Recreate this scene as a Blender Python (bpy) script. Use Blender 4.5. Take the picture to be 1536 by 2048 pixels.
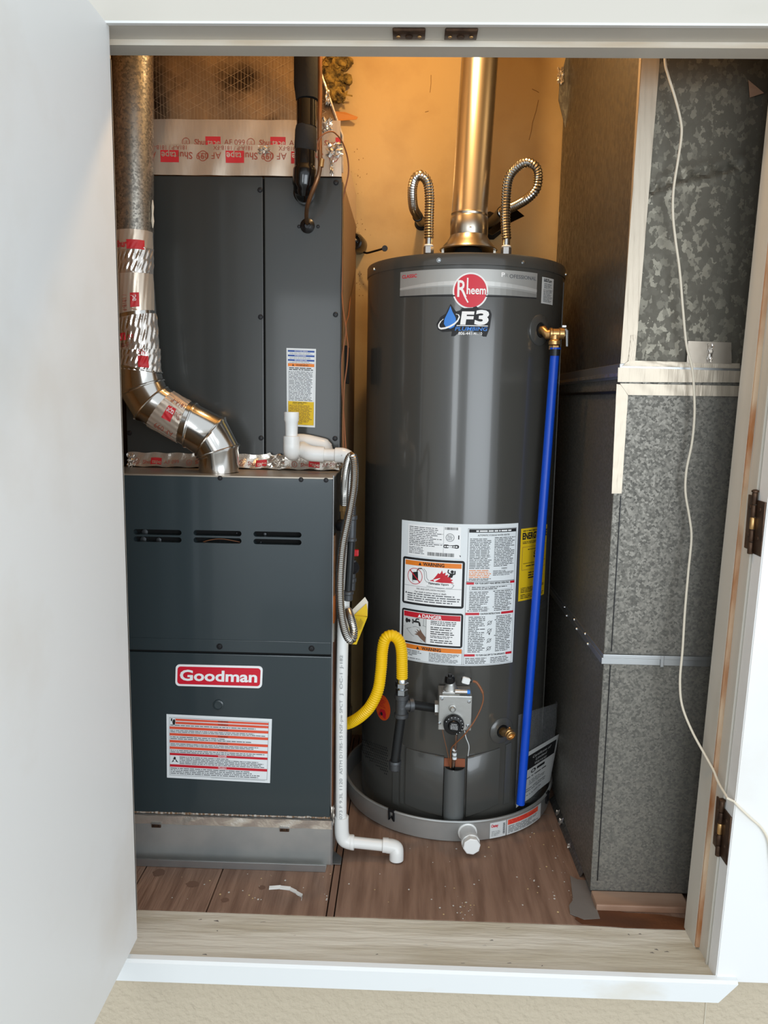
import bpy, bmesh, math, random
from mathutils import Vector as V, Matrix
random.seed(7)
for o in list(bpy.data.objects): bpy.data.objects.remove(o, do_unlink=True)
SC = bpy.context.scene; COL = SC.collection
PI = math.pi
def S(r, g, b, a=1.0):
    f = lambda c: (c/255/12.92) if c/255 <= .04045 else ((c/255+.055)/1.055)**2.4
    return (f(r), f(g), f(b), a)
# ------------------------------------------------------------------ camera
F, CX, CY, H = 1560., 768., 1024., 1.10
_d = V(((814-CX)/F, -(800-CY)/F, -1.)).normalized()
_u = V((.021, 1, 0)); _z = (_u-_u.dot(_d)*_d).normalized(); _x = _d.cross(_z)
RW = Matrix((_x, _d, _z))                       # camera space -> world
cam = bpy.data.cameras.new('camera'); co = bpy.data.objects.new('camera', cam); COL.objects.link(co)
cam.sensor_fit = 'VERTICAL'; cam.sensor_height = 24; cam.lens = 24*F/2048
cam.clip_start = .02
co.matrix_world = Matrix.Translation((0, 0, H)) @ RW.to_4x4()
SC.camera = co
CAM = V((0, 0, H))
def ray(px, py): return RW @ V(((px-CX)/F, -(py-CY)/F, -1.))
def PY(px, py, y): r = ray(px, py); return CAM+r*(y/r.y)
def PX(px, py, x): r = ray(px, py); return CAM+r*(x/r.x)
def PZ(px, py, z): r = ray(px, py); return CAM+r*((z-H)/r.z)
# ------------------------------------------------------------------ world and lights
SC.view_settings.view_transform = 'Standard'; SC.view_settings.look = 'None'
SC.view_settings.gamma = 1; SC.view_settings.use_curve_mapping = False
SC.view_settings.exposure = 0.0
W = bpy.data.worlds.new('world'); SC.world = W; W.use_nodes = True
W.node_tree.nodes['Background'].inputs[0].default_value = (.86, .93, 1, 1)
W.node_tree.nodes['Background'].inputs[1].default_value = 1.1
def area(name, loc, target, sx, sy, power, color):
    l = bpy.data.lights.new(name, 'AREA'); l.shape = 'RECTANGLE'; l.size = sx; l.size_y = sy
    l.energy = power; l.color = color
    o = bpy.data.objects.new(name, l); COL.objects.link(o); o.location = loc
    o.rotation_euler = (V(target)-V(loc)).to_track_quat('-Z', 'Y').to_euler(); return o
area('daylight_opening', (1.5, -2.6, .8), (0, 1.5, .5), 2.4, 1.9, 80, (.85, .93, 1))
area('streak_light', (-.85, -3.0, 1.2), (0, 1.5, .9), .55, 1.5, 20, (.88, .95, 1))  # added area lamp, gives the heater a second reflected streak
bl = bpy.data.lights.new('closet_bulb', 'POINT'); bl.energy = 14.5; bl.color = (1, .64, .30); bl.shadow_soft_size = .035
bo = bpy.data.objects.new('closet_bulb', bl); COL.objects.link(bo); bo.location = (.05, 1.82, 2.10)

# ------------------------------------------------------------------ materials
MATS = {}
def mat(name, col, rough=.6, metal=0, spec=.5, coat=0, bump=None, tint=None, ttype='noise', bdist=.002, emit=0, alpha=1, trans=0, ior=1.45, aniso=None):
    """bump=(scale,strength[,stretch xyz]); tint=(colour2,scale,lo,hi[,stretch])"""
    m = bpy.data.materials.new(name); m.use_nodes = True; nt = m.node_tree; N = nt.nodes; L = nt.links
    b = N['Principled BSDF']; I = b.inputs
    I['Base Color'].default_value = col; I['Roughness'].default_value = rough; I['Metallic'].default_value = metal
    I['Specular IOR Level'].default_value = spec; I['Coat Weight'].default_value = coat; I['Coat Roughness'].default_value = .08
    I['Alpha'].default_value = alpha; I['Transmission Weight'].default_value = trans; I['IOR'].default_value = ior
    tc = N.new('ShaderNodeTexCoord')
    def mp(st):
        g = N.new('ShaderNodeMapping'); g.inputs['Scale'].default_value = st; L.new(tc.outputs['Object'], g.inputs[0]); return g.outputs[0]
    if tint:
        c2, sc, lo, hi = tint[:4]; st = tint[4] if len(tint) > 4 else (1, 1, 1)
        if ttype == 'voronoi':
            n = N.new('ShaderNodeTexVoronoi'); n.inputs['Scale'].default_value = sc; 
            nz = N.new('ShaderNodeTexNoise'); nz.inputs['Scale'].default_value = sc*1.3; L.new(mp(st), nz.inputs[0])
            mx = N.new('ShaderNodeVectorMath'); mx.operation = 'MULTIPLY_ADD'; mx.inputs[1].default_value = (1.6/sc,)*3
            L.new(nz.outputs['Color'], mx.inputs[0]); L.new(mp(st), mx.inputs[2]); L.new(mx.outputs[0], n.inputs['Vector'])
            sp = N.new('ShaderNodeSeparateColor'); L.new(n.outputs['Color'], sp.inputs[0]); src = sp.outputs[0]
        else:
            n = N.new('ShaderNodeTexNoise'); n.inputs['Scale'].default_value = sc; n.inputs['Detail'].default_value = 6
            L.new(mp(st), n.inputs[0]); src = n.outputs['Fac']
        r = N.new('ShaderNodeValToRGB'); r.color_ramp.elements[0].position = lo; r.color_ramp.elements[1].position = hi
        r.color_ramp.elements[0].color = col; r.color_ramp.elements[1].color = c2
        L.new(src, r.inputs[0]); L.new(r.outputs[0], I['Base Color'])
        if ttype == 'voronoi':
            q = N.new('ShaderNodeMapRange'); q.inputs['To Min'].default_value = rough+.1; q.inputs['To Max'].default_value = rough-.1
            L.new(src, q.inputs[0]); L.new(q.outputs[0], I['Roughness'])
    if bump:
        n = N.new('ShaderNodeTexNoise'); n.inputs['Scale'].default_value = bump[0]; n.inputs['Detail'].default_value = 4
        L.new(mp(bump[2] if len(bump) > 2 else (1, 1, 1)), n.inputs[0])
        bp = N.new('ShaderNodeBump'); bp.inputs['Strength'].default_value = bump[1]; bp.inputs['Distance'].default_value = bdist
        L.new(n.outputs['Fac'], bp.inputs['Height']); L.new(bp.outputs[0], I['Normal'])
    MATS[name] = m; return m
def flat(name, c, rough=.55): return mat(name, c, rough)
M = MATS
mat('door_paint', S(234, 234, 231), .45, bump=(9, .12), tint=(S(222, 217, 208), 3.2, .50, .80))
mat('jamb_paint', S(205, 200, 188), .5, bump=(30, .15, (1, 1, .2)), tint=(S(184, 176, 160), 7, .45, .8, (1, 1, .3)))
mat('head_paint', S(206, 200, 188), .45, bump=(30, .1, (.1, 1, 1)), tint=(S(195, 190, 176), 6, .5, .8, (.3, 1, 1)))
mat('bare_wood_edge', S(196, 176, 148), .6, tint=(S(226, 220, 208), 14, .4, .6, (.15, 1, 1)))
mat('rust_line', S(168, 108, 62), .8, tint=(S(206, 180, 150), 22, .38, .62, (1, 1, .3)))
mat('sill_paint', S(222, 216, 200), .6, bump=(55, 1, (.12, 1, 1)), bdist=.004, tint=(S(198, 189, 168), 9, .44, .64, (.30, 1.8, 1)))
mat('apron_paint', S(228, 230, 228), .5, bump=(14, .1), tint=(S(214, 206, 190), 9, .62, .8, (.4, 1, 1)))
mat('beige_wall', S(196, 183, 160), .75, bump=(75, .8), bdist=.007)
mat('closet_wall', S(190, 162, 112), .7, bump=(26, .28), bdist=.004, tint=(S(168, 138, 92), 5.5, .48, .78))
mat('wall_and_lit_casing', S(150, 118, 80), .8, bump=(26, .2))
mat('plaster_patch', S(214, 190, 140), .7, bump=(30, .4), bdist=.005)
mat('stain', S(132, 100, 58), .9)
mat('plywood', S(146, 117, 98), .62, bump=(80, .9, (1, .08, 1)), bdist=.004, tint=(S(120, 92, 75), 22, .40, .66, (2.2, .22, 1)))
mat('plywood_b', S(134, 104, 86), .62, bump=(40, .5, (1, .10, 1)), tint=(S(112, 85, 69), 20, .40, .75, (2.6, .3, 1)))
mat('dark_gap', S(22, 14, 10), 1)
mat('knot', S(114, 86, 70), .7)
mat('furnace_paint', S(46, 56, 59), .30, spec=.5, coat=.25, bump=(7, .05), bdist=.004)
mat('cabinet_paint', S(49, 51, 49), .34, spec=.5, coat=.15, bump=(6, .07), bdist=.004)
mat('heater_paint', S(68, 67, 63), .22, spec=.5, coat=.45, bump=(4, .04, (1, 1, .15)), bdist=.004)
mat('heater_cover', S(72, 72, 69), .26, spec=.5, coat=.35)
mat('black_metal', S(26, 26, 28), .4, metal=.3)
mat('black_void', S(6, 6, 6), .9)
mat('black_plastic', S(16, 16, 17), .32)
mat('black_foam', S(34, 33, 32), .85, bump=(90, .3))
mat('vinyl_tape', S(12, 12, 13), .16, bump=(28, .25), coat=.4)
mat('iron_pipe', S(52, 54, 55), .35, metal=.7, bump=(60, .1))
mat('cast_iron', S(84, 86, 88), .48, metal=.7, bump=(120, .3))
mat('zinc', S(190, 195, 198), .25, metal=1)
mat('galv', S(98, 96, 90), .54, metal=.6, tint=(S(132, 128, 119), 230, .0, 1), ttype='voronoi')
mat('galv_pipe', S(118, 116, 110), .40, metal=.85, tint=(S(178, 172, 160), 260, .1, .95), ttype='voronoi')
mat('galv_large', S(99, 95, 85), .54, metal=.62, tint=(S(136, 131, 117), 105, .6, 1.05, (1, 1, .8)), ttype='voronoi')
mat('galv_dark', S(100, 98, 95), .42, metal=.85, tint=(S(126, 126, 122), 180, .2, .95, (1, 1, .4)), ttype='voronoi')
mat('galv_smooth', S(180, 180, 176), .36, metal=.6, bump=(8, .06), tint=(S(166, 168, 166), 12, .4, .7))
mat('galv_edge', S(170, 172, 172), .35, metal=.85)
mat('shiny_steel', S(205, 202, 196), .16, metal=1, bump=(5, .08), bdist=.004)
mat('vent_steel', S(190, 182, 168), .30, metal=1, bump=(4, .06, (1, 1, .1)), bdist=.003)
mat('corrugated', S(186, 184, 178), .24, metal=1)
mat('foil', S(216, 208, 196), .22, metal=.72, bump=(26, .6), bdist=.006)
mat('foil_flat', S(216, 202, 184), .27, metal=.62, bump=(10, .35, (2, 1, .4)), bdist=.006)
mat('foil_crumple', S(222, 216, 208), .20, metal=.85, bump=(45, .4, (1, 1, .4)), bdist=.005)
mat('foil_wrap', S(170, 146, 118), .32, metal=.75, bump=(12, .5, (1.5, 1, .5)), bdist=.008, tint=(S(70, 58, 48), 7.5, .52, .66))
mat('scrim', S(200, 178, 148), .4, metal=.6)
mat('mastic_tape', S(190, 178, 160), .40, metal=.5, bump=(34, .4, (2.5, 1, .3)), bdist=.003)
mat('silver_tape', S(176, 166, 152), .36, metal=.7, bump=(8, .1))
mat('print_red', S(196, 42, 48), .5); mat('print_brown', S(150, 74, 56), .5)
mat('white_plastic', S(232, 233, 230), .32, bump=(10, .05))
mat('pvc', S(228, 228, 224), .28)
mat('blue_pex', S(10, 74, 196), .34, bump=(8, .05))
mat('brass', S(206, 164, 108), .3, metal=.9, bump=(50, .1))
mat('copper', S(158, 108, 70), .38, metal=.75, tint=(S(112, 92, 72), 22, .4, .7))
mat('wire_brown', S(136, 84, 50), .5)
mat('wire_orange', S(200, 110, 40), .5)
mat('yellow_hose', S(236, 190, 10), .38, spec=.5)
mat('paper_white', S(226, 230, 230), .5); mat('paper_grey', S(206, 208, 206), .5)
mat('yellow_paper', S(222, 184, 20), .6, bump=(30, .1)); mat('ivory_paper', S(214, 206, 188), .6)
mat('ink', S(28, 28, 30), .6); mat('ink_grey', S(98, 100, 102), .6); mat('ink_light', S(150, 152, 152), .6)
mat('ink_orange', S(232, 128, 36), .5); mat('ink_vermil', S(224, 84, 56), .5); mat('ink_red', S(196, 28, 44), .45)
mat('ink_blue', S(28, 72, 152), .5); mat('sky_blue', S(52, 128, 214), .4); mat('white_ink', S(240, 240, 238), .45)
mat('badge_red', S(206, 22, 46), .35); mat('silver_band', S(172, 172, 168), .38, metal=.35); mat('silver_band2', S(150, 150, 146), .38, metal=.35); mat('silver_band3', S(196, 196, 192), .38, metal=.35)
mat('orange_sticker', S(222, 84, 28), .5)
mat('alu_cast', S(176, 176, 172), .36, metal=.75, bump=(140, .08))
mat('hinge_metal', S(92, 70, 54), .42, metal=.75, bump=(60, .3), tint=(S(60, 44, 34), 40, .4, .7))
mat('insulation', S(150, 124, 60), .95, bump=(90, 1), tint=(S(52, 42, 20), 45, .4, .65), bdist=.01)
mat('rag_strip', S(120, 92, 66), .8, tint=(S(190, 180, 168), 130, .42, .62, (1.5, 1, .3)))
mat('duct_wood', S(168, 138, 116), .6, tint=(S(118, 80, 56), 9, .4, .7, (.3, 1, 1)), bump=(30, .4, (.2, 1, 1)))
mat('stained_wood', S(120, 72, 40), .55, tint=(S(84, 50, 30), 12, .4, .7, (.4, 1, 1)), bump=(24, .7), bdist=.004)
mat('cement_patch', S(118, 112, 106), .7, bump=(30, .4))
mat('cord', S(222, 212, 192), .6); mat('red_handle', S(190, 16, 26), .4)
mat('torn_tape', S(186, 124, 64), .5)
mat('concrete', S(140, 136, 130), .8)
mat('bag_plastic', S(225, 228, 230), .12, alpha=.07, spec=.6, bump=(16, .5), bdist=.01)
mat('copper_dark', S(130, 70, 40), .5, metal=.4)
mat('heater_paint_lit', S(92, 94, 93), .24, coat=.4)  # heater paint made lighter: light on the channel put into its colour
mat('scrap', S(214, 212, 206), .6)

# ------------------------------------------------------------------ mesh builder
class MB:
    def __init__(s): s.v = []; s.f = []; s.m = []; s.mats = []
    def mi(s, m):
        m = M[m] if isinstance(m, str) else m
        if m not in s.mats: s.mats.append(m)
        return s.mats.index(m)
    def add(s, vs, fs, m):
        k = len(s.v); i = s.mi(m); s.v += [V(v) for v in vs]
        s.f += [tuple(k+a for a in f) for f in fs]; s.m += [i]*len(fs); return s
    def box(s, a, b, m, bev=0):
        a, b = V(a), V(b)
        lo = V([min(a[i], b[i]) for i in range(3)]); hi = V([max(a[i], b[i]) for i in range(3)])
        bm = bmesh.new(); bmesh.ops.create_cube(bm, size=1)
        bmesh.ops.transform(bm, matrix=Matrix.Translation((lo+hi)/2) @ Matrix.Diagonal((*(hi-lo), 1)), verts=bm.verts)
        if bev: bmesh.ops.bevel(bm, geom=bm.edges[:], offset=bev, segments=2, profile=.6, affect='EDGES')
        return s.bm(bm, m)
    def bm(s, bm, m, mtx=None):
        bm.verts.index_update(); vs = [(mtx @ v.co if mtx else v.co.copy()) for v in bm.verts]
        s.add(vs, [tuple(v.index for v in f.verts) for f in bm.faces], m); bm.free(); return s
    def rings(s, R, m, cap=True, closed=False):
        """loft equal-length rings"""
        n = len(R[0]); vs = [p for r in R for p in r]; fs = []
        K = len(R)
        for i in range(K if closed else K-1):
            a, b = i*n, ((i+1) % K)*n
            for j in range(n): fs.append((a+j, a+(j+1) % n, b+(j+1) % n, b+j))
        if cap and not closed: fs.append(tuple(range(n-1, -1, -1))); fs.append(tuple((K-1)*n+j for j in range(n)))
        return s.add(vs, fs, m)
    def tube(s, pts, r, m, n=12, cap=True):
        pts = [V(p) for p in pts]; K = len(pts)
        rr = r if hasattr(r, '__len__') else [r]*K
        T = [(pts[min(i+1, K-1)]-pts[max(i-1, 0)]).normalized() for i in range(K)]
        ref = V((0, 0, 1)) if abs(T[0].z) < .9 else V((0, 1, 0))
        nn = (ref-ref.dot(T[0])*T[0]).normalized(); R = []
        for i in range(K):
            nn = (nn-nn.dot(T[i])*T[i]).normalized(); bb = T[i].cross(nn)
            R.append([pts[i]+(nn*math.cos(2*PI*j/n)+bb*math.sin(2*PI*j/n))*rr[i] for j in range(n)])
        return s.rings(R, m, cap)
    def lathe(s, o, ax, prof, m, n=32, cap=True, sq=0):
        """prof: list of (r, h) along the axis ax from o"""
        o = V(o); ax = V(ax).normalized(); ref = V((0, 0, 1)) if abs(ax.z) < .9 else V((0, -1, 0))
        a = (ref-ref.dot(ax)*ax).normalized(); b = ax.cross(a)
        R = [[o+ax*h+(a*math.cos(2*PI*j/n+sq)+b*math.sin(2*PI*j/n+sq))*max(r, 1e-5) for j in range(n)] for r, h in prof]
        return s.rings(R, m, cap)
    def prism(s, poly, ext, m):
        """poly: list of 3D points, extruded by vector ext"""
        n = len(poly); P = [V(p) for p in poly]; e = V(ext)
        return s.add(P+[p+e for p in P], [tuple(range(n)), tuple(range(2*n-1, n-1, -1))]+[(i, i+n, (i+1) % n+n, (i+1) % n) for i in range(n)], m)
    def build(s, name, parent=None, smooth=True, label=None, ang=.6, **kw):
        me = bpy.data.meshes.new(name); off = wloc(parent) if parent else V((0, 0, 0))
        if parent is None and s.v and not kw.get('atzero'):
            xs = [v.x for v in s.v]; ys = [v.y for v in s.v]; zs = [v.z for v in s.v]
            off = V(((min(xs)+max(xs))/2, (min(ys)+max(ys))/2, min(zs)))
        me.from_pydata([v-off for v in s.v], [], s.f)
        for m in s.mats: me.materials.append(m)
        me.polygons.foreach_set('material_index', s.m)
        if smooth: me.polygons.foreach_set('use_smooth', [True]*len(s.f)); me.set_sharp_from_angle(angle=ang)
        me.update()
        o = bpy.data.objects.new(name, me); COL.objects.link(o)
        if parent: o.parent = parent
        else: o.location = off
        if label: o['label'] = label
        return o
def wloc(o):
    p = V((0, 0, 0))
    while o: p += o.location; o = o.parent
    return p
def thing(name, label, cat, loc, group=None):
    o = bpy.data.objects.new(name, None); COL.objects.link(o); o.location = loc; o.empty_display_size = .05
    o['label'] = label; o['category'] = cat
    if group: o['group'] = group
    return o
def tag(o, label, cat, group=None):
    o['label'] = label; o['category'] = cat
    if group: o['group'] = group
    return o
def struct(mb, name, **k): o = mb.build(name, **k); o['kind'] = 'structure'; return o
def cr(pts, n=8):
    """Catmull-Rom through points"""
    P = [V(p) for p in pts]; P = [2*P[0]-P[1]]+P+[2*P[-1]-P[-2]]; out = []
    for i in range(1, len(P)-2):
        for k in range(n):
            t = k/n; a, b, c, d = P[i-1:i+3]
            out.append(.5*((2*b)+(c-a)*t+(2*a-5*b+4*c-d)*t*t+(3*b-a-3*c+d)*t**3))
    out.append(P[-2]); return out
def resample(pts, step):
    out = [pts[0]]; acc = 0
    for a, b in zip(pts, pts[1:]):
        L = (b-a).length; t = step-acc
        while t <= L: out.append(a+(b-a)*(t/L)); t += step
        acc = (acc+L) % step if L else acc
    out.append(pts[-1]); return out
def corr(mb, pts, r, m, pitch=.006, depth=.12, n=14):
    P = resample(cr(pts, 14), pitch/4); R = [r*(1-depth*(.5+.5*math.cos(2*PI*i/4))) for i in range(len(P))]
    return mb.tube(P, R, m, n)
def pts_y(lst):  # [(px,py,y)...] -> world points
    return [PY(*p) for p in lst]
def plate(outer, holes, th, m, mb, fn):
    """2D filled curve with holes, solid; fn(u,v,h) -> 3D"""
    cu = bpy.data.curves.new('tmp', 'CURVE'); cu.dimensions = '2D'; cu.fill_mode = 'BOTH'; cu.extrude = .5
    for poly in [outer]+holes:
        sp = cu.splines.new('POLY'); sp.points.add(len(poly)-1); sp.use_cyclic_u = True
        for i, p in enumerate(poly): sp.points[i].co = (p[0], p[1], 0, 1)
    o = bpy.data.objects.new('tmp', cu); COL.objects.link(o); dg = bpy.context.evaluated_depsgraph_get()
    me = bpy.data.meshes.new_from_object(o.evaluated_get(dg)); COL.objects.unlink(o); bpy.data.objects.remove(o)
    mb.add([fn(v.co.x, v.co.y, (v.co.z+.5)*th) for v in me.vertices], [tuple(p.vertices) for p in me.polygons], m)
    bpy.data.meshes.remove(me)
def rrect(x0, y0, x1, y1, r, n=5):
    P = []
    for cx, cy, a in ((x1-r, y1-r, 0), (x0+r, y1-r, 90), (x0+r, y0+r, 180), (x1-r, y0+r, 270)):
        for k in range(n+1): t = math.radians(a+90*k/n); P.append((cx+r*math.cos(t), cy+r*math.sin(t)))
    return P
# text -> (verts, faces) normalised to height 1 for capital letters
_TC = {}
def textgeo(s, bold=0, space=1.0):
    k = (s, bold, space)
    if k in _TC: return _TC[k]
    cu = bpy.data.curves.new('t', 'FONT'); cu.body = s; cu.size = 1.0; cu.resolution_u = 3; cu.offset = bold; cu.space_character = space
    o = bpy.data.objects.new('t', cu); COL.objects.link(o); dg = bpy.context.evaluated_depsgraph_get()
    me = bpy.data.meshes.new_from_object(o.evaluated_get(dg)); COL.objects.unlink(o); bpy.data.objects.remove(o); bpy.data.curves.remove(cu)
    vs = [(v.co.x/.70, v.co.y/.70) for v in me.vertices]; fs = [tuple(p.vertices) for p in me.polygons]
    bpy.data.meshes.remove(me)
    x0 = min(v[0] for v in vs); x1 = max(v[0] for v in vs)
    _TC[k] = ([(x-x0, y) for x, y in vs], fs, x1-x0); return _TC[k]
class Decal:
    """flat print laid on a real surface; label units W x H, origin top-left; fn(u,v,h)"""
    def __init__(s, W_, H_, fn, seg=1): s.W = W_; s.H = H_; s.fn = fn; s.mb = MB(); s.seg = seg; s.segv = 1; s.clip = True
    def P(s, x, y, l): return s.fn(x/s.W, y/s.H, .0003+.00022*l)
    def rect(s, x0, y0, x1, y1, m, l=1):
        x0, x1 = max(x0, 0), min(x1, s.W); y0, y1 = max(y0, 0), min(y1, s.H)
        if x1 <= x0 or y1 <= y0: return
        n = max(1, int(math.ceil(s.seg*abs(x1-x0)/s.W))); k = max(1, int(math.ceil(s.segv*abs(y1-y0)/s.H)))
        for j in range(k):
            c = y0+(y1-y0)*j/k; d = y0+(y1-y0)*(j+1)/k
            for i in range(n):
                a = x0+(x1-x0)*i/n; b = x0+(x1-x0)*(i+1)/n
                s.mb.add([s.P(a, c, l), s.P(a, d, l), s.P(b, d, l), s.P(b, c, l)], [(0, 1, 2, 3)], m)
    def frame(s, x0, y0, x1, y1, w, m, l=1):
        s.rect(x0, y0, x1, y0+w, m, l); s.rect(x0, y1-w, x1, y1, m, l); s.rect(x0, y0+w, x0+w, y1-w, m, l); s.rect(x1-w, y0+w, x1, y1-w, m, l)
    def poly(s, pts, m, l=1): s.mb.add([s.P(x, y, l) for x, y in pts], [tuple(range(len(pts)))], m)
    def fan(s, pts, m, l=1):
        cx = sum(p[0] for p in pts)/len(pts); cy = sum(p[1] for p in pts)/len(pts); n = len(pts)
        s.mb.add([s.P(cx, cy, l)]+[s.P(x, y, l) for x, y in pts], [(0, i+1, (i+1) % n+1) for i in range(n)], m)
    def disc(s, x, y, rx, ry, m, l=1, n=40, rin=0):
        if rin:
            vs = []
            for j in range(n): t = 2*PI*j/n; vs += [s.P(x+rx*math.cos(t), y+ry*math.sin(t), l), s.P(x+rin*rx*math.cos(t), y+rin*ry*math.sin(t), l)]
            s.mb.add(vs, [(2*j, 2*((j+1) % n), 2*((j+1) % n)+1, 2*j+1) for j in range(n)], m)
        else: s.fan([(x+rx*math.cos(2*PI*j/n), y+ry*math.sin(2*PI*j/n)) for j in range(n)], m, l)
    def line(s, pts, w, m, l=2):
        for (x0, y0), (x1, y1) in zip(pts, pts[1:]):
            d = math.hypot(x1-x0, y1-y0) or 1; nx, ny = -(y1-y0)/d*w/2, (x1-x0)/d*w/2
            s.mb.add([s.P(x0+nx, y0+ny, l), s.P(x0-nx, y0-ny, l), s.P(x1-nx, y1-ny, l), s.P(x1+nx, y1+ny, l)], [(0, 1, 2, 3)], m)
    def text(s, t, x, y, h, m, l=2, w=None, bold=0, shear=0, rot=0, space=1.0, al='l'):
        """(x,y) = left end of the baseline, h = capital height"""
        vs, fs, W0 = textgeo(t, bold, space); sx = (w/W0) if w else h
        if al == 'c': x -= W0*sx/2
        c, sn = math.cos(rot), math.sin(rot); out = []
        for a, b in vs:
            X = a*sx+shear*b*h; Y = -b*h; out.append(s.P(x+X*c-Y*sn, y+X*sn+Y*c, l))
        if s.clip:
            bad = {i for i, (a, b) in enumerate(vs) for X in [x+(a*sx+shear*b*h)*c+b*h*sn] for Y in [y+(a*sx+shear*b*h)*sn-b*h*c] if X < 0 or X > s.W or Y < 0 or Y > s.H}
            fs = [f for f in fs if not bad.intersection(f)]
        s.mb.add(out, fs, m)
    def micro(s, x0, y0, x1, y1, rows, m='ink_grey', l=2, fill=.42, ragged=.15, seed=1, indent=0):
        R = random.Random(seed); p = (y1-y0)/rows; cw = p*.62
        for i in range(rows):
            x = x0+(indent if R.random() < .8 else 0); e = x1-(x1-x0)*R.random()*ragged*(3 if R.random() < .25 else 1)
            while x < e:
                w = cw*R.choice((1.2, 2, 3, 4, 5, 6))
                s.rect(x, y0+i*p+p*(1-fill)/2, min(x+w, e), y0+i*p+p*(1+fill)/2, m, l); x += w+cw*.7
    def build(s, name, parent, label=None): return s.mb.build(name, parent, smooth=False, label=label)
def quad(c00, c10, c11, c01):
    c = [V(p) for p in (c00, c10, c11, c01)]; nrm = (c[3]-c[0]).cross(c[1]-c[0]).normalized()
    if nrm.dot(CAM-c[0]) < 0: nrm = -nrm
    return lambda u, v, h: c[0]*(1-u)*(1-v)+c[1]*u*(1-v)+c[2]*u*v+c[3]*(1-u)*v+nrm*h
def sheet(fn, m, th=.0004, nu=1, nv=1, base=0.0):
    """thin solid sheet along fn"""
    mb = MB(); vs = []; fs = []
    for h in (base, base+th):
        for j in range(nv+1):
            for i in range(nu+1): vs.append(fn(i/nu, j/nv, h))
    k = (nu+1)*(nv+1); q = lambda i, j, t: t*k+j*(nu+1)+i
    for j in range(nv):
        for i in range(nu):
            fs.append((q(i, j, 1), q(i, j+1, 1), q(i+1, j+1, 1), q(i+1, j, 1))); fs.append((q(i, j, 0), q(i+1, j, 0), q(i+1, j+1, 0), q(i, j+1, 0)))
    for i in range(nu): fs.append((q(i, 0, 0), q(i, 0, 1), q(i+1, 0, 1), q(i+1, 0, 0))); fs.append((q(i, nv, 0), q(i+1, nv, 0), q(i+1, nv, 1), q(i, nv, 1)))
    for j in range(nv): fs.append((q(0, j, 0), q(0, j+1, 0), q(0, j+1, 1), q(0, j, 1))); fs.append((q(nu, j, 0), q(nu, j, 1), q(nu, j+1, 1), q(nu, j+1, 0)))
    mb.add(vs, fs, m); return mb
def screw(parent, p, axis, r, m='black_metal', hd=.0022):
    mb = MB(); mb.lathe(p, axis, [(r*.95, 0), (r, hd*.4), (r*.8, hd), (r*.3, hd*1.15)], m, 6+8)
    mb.lathe(V(p), axis, [(r*1.25, -.0002), (r*1.25, hd*.25)], m, 16); return mb.build('screw', parent)

def crumple(name, parent, c, w_, h_, d_=.006, m='foil_crumple', n=7, seed=0):
    """one crushed scrap of foil"""
    R = random.Random(seed+int(c.x*1e4)); vs = []; fs = []
    for j in range(n+1):
        for i in range(n+1):
            e = 1 if 0 < i < n and 0 < j < n else .3
            vs.append(c+V(((i/n-.5)*w_*(1+.25*math.sin(j*2.1))+R.uniform(-.3, .3)*w_/n, -d_*R.random()*e, (j/n-.5)*h_*(1+.2*math.sin(i*1.7))+R.uniform(-.3, .3)*h_/n)))
    for j in range(n):
        for i in range(n): a = j*(n+1)+i; fs += [(a, a+1, a+n+2), (a, a+n+2, a+n+1)]
    mb = MB(); mb.add(vs, fs, m); return mb.build(name, parent, smooth=False)
# ================================================================== THE SETTING
AX, AY, R0 = .146, 2.12, .255          # water heater axis and radius
FX0, FX1, FY = -.691, -.162, 1.722     # furnace
CABY = 1.90                            # coil cabinet front
DXL, DYF = .437, 1.63                  # right-hand duct
WY = 1.425
# closet shell
struct(MB().box((-.80, 2.45, -.02), (.95, 2.52, 2.42), 'closet_wall'), 'wall_back', smooth=False)
struct(MB().box((-.86, 1.53, -.02), (-.80, 2.52, 2.42), 'wall_and_lit_casing'), 'wall_left', smooth=False)
struct(MB().box((.90, 1.53, -.02), (.96, 2.45, 2.42), 'wall_and_lit_casing'), 'wall_right', smooth=False)
struct(MB().box((-.86, 1.46, 2.42), (.96, 2.52, 2.48), 'closet_wall'), 'ceiling', smooth=False)
# front wall round the opening (room side)
w = MB()
w.box((-1.6, WY, -.75), (1.9, 1.53, -.015), 'beige_wall')
w.box((-1.6, WY, -.015), (-.56, 1.53, 2.5), 'beige_wall'); w.box((.69, WY, -.015), (1.9, 1.53, 2.5), 'beige_wall')
w.box((-.56, WY, 1.745), (.69, 1.53, 2.5), 'beige_wall')
wf = struct(w, 'wall_front', smooth=False)
MB().box((.6225, WY-.0016, -.75), (.625, WY, -.052), 'sill_paint').build('corner_seam', wf, smooth=False)
struct(MB().box((-3, -3.5, -.80), (3, WY, -.75), 'concrete'), 'floor_garage', smooth=False)
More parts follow.
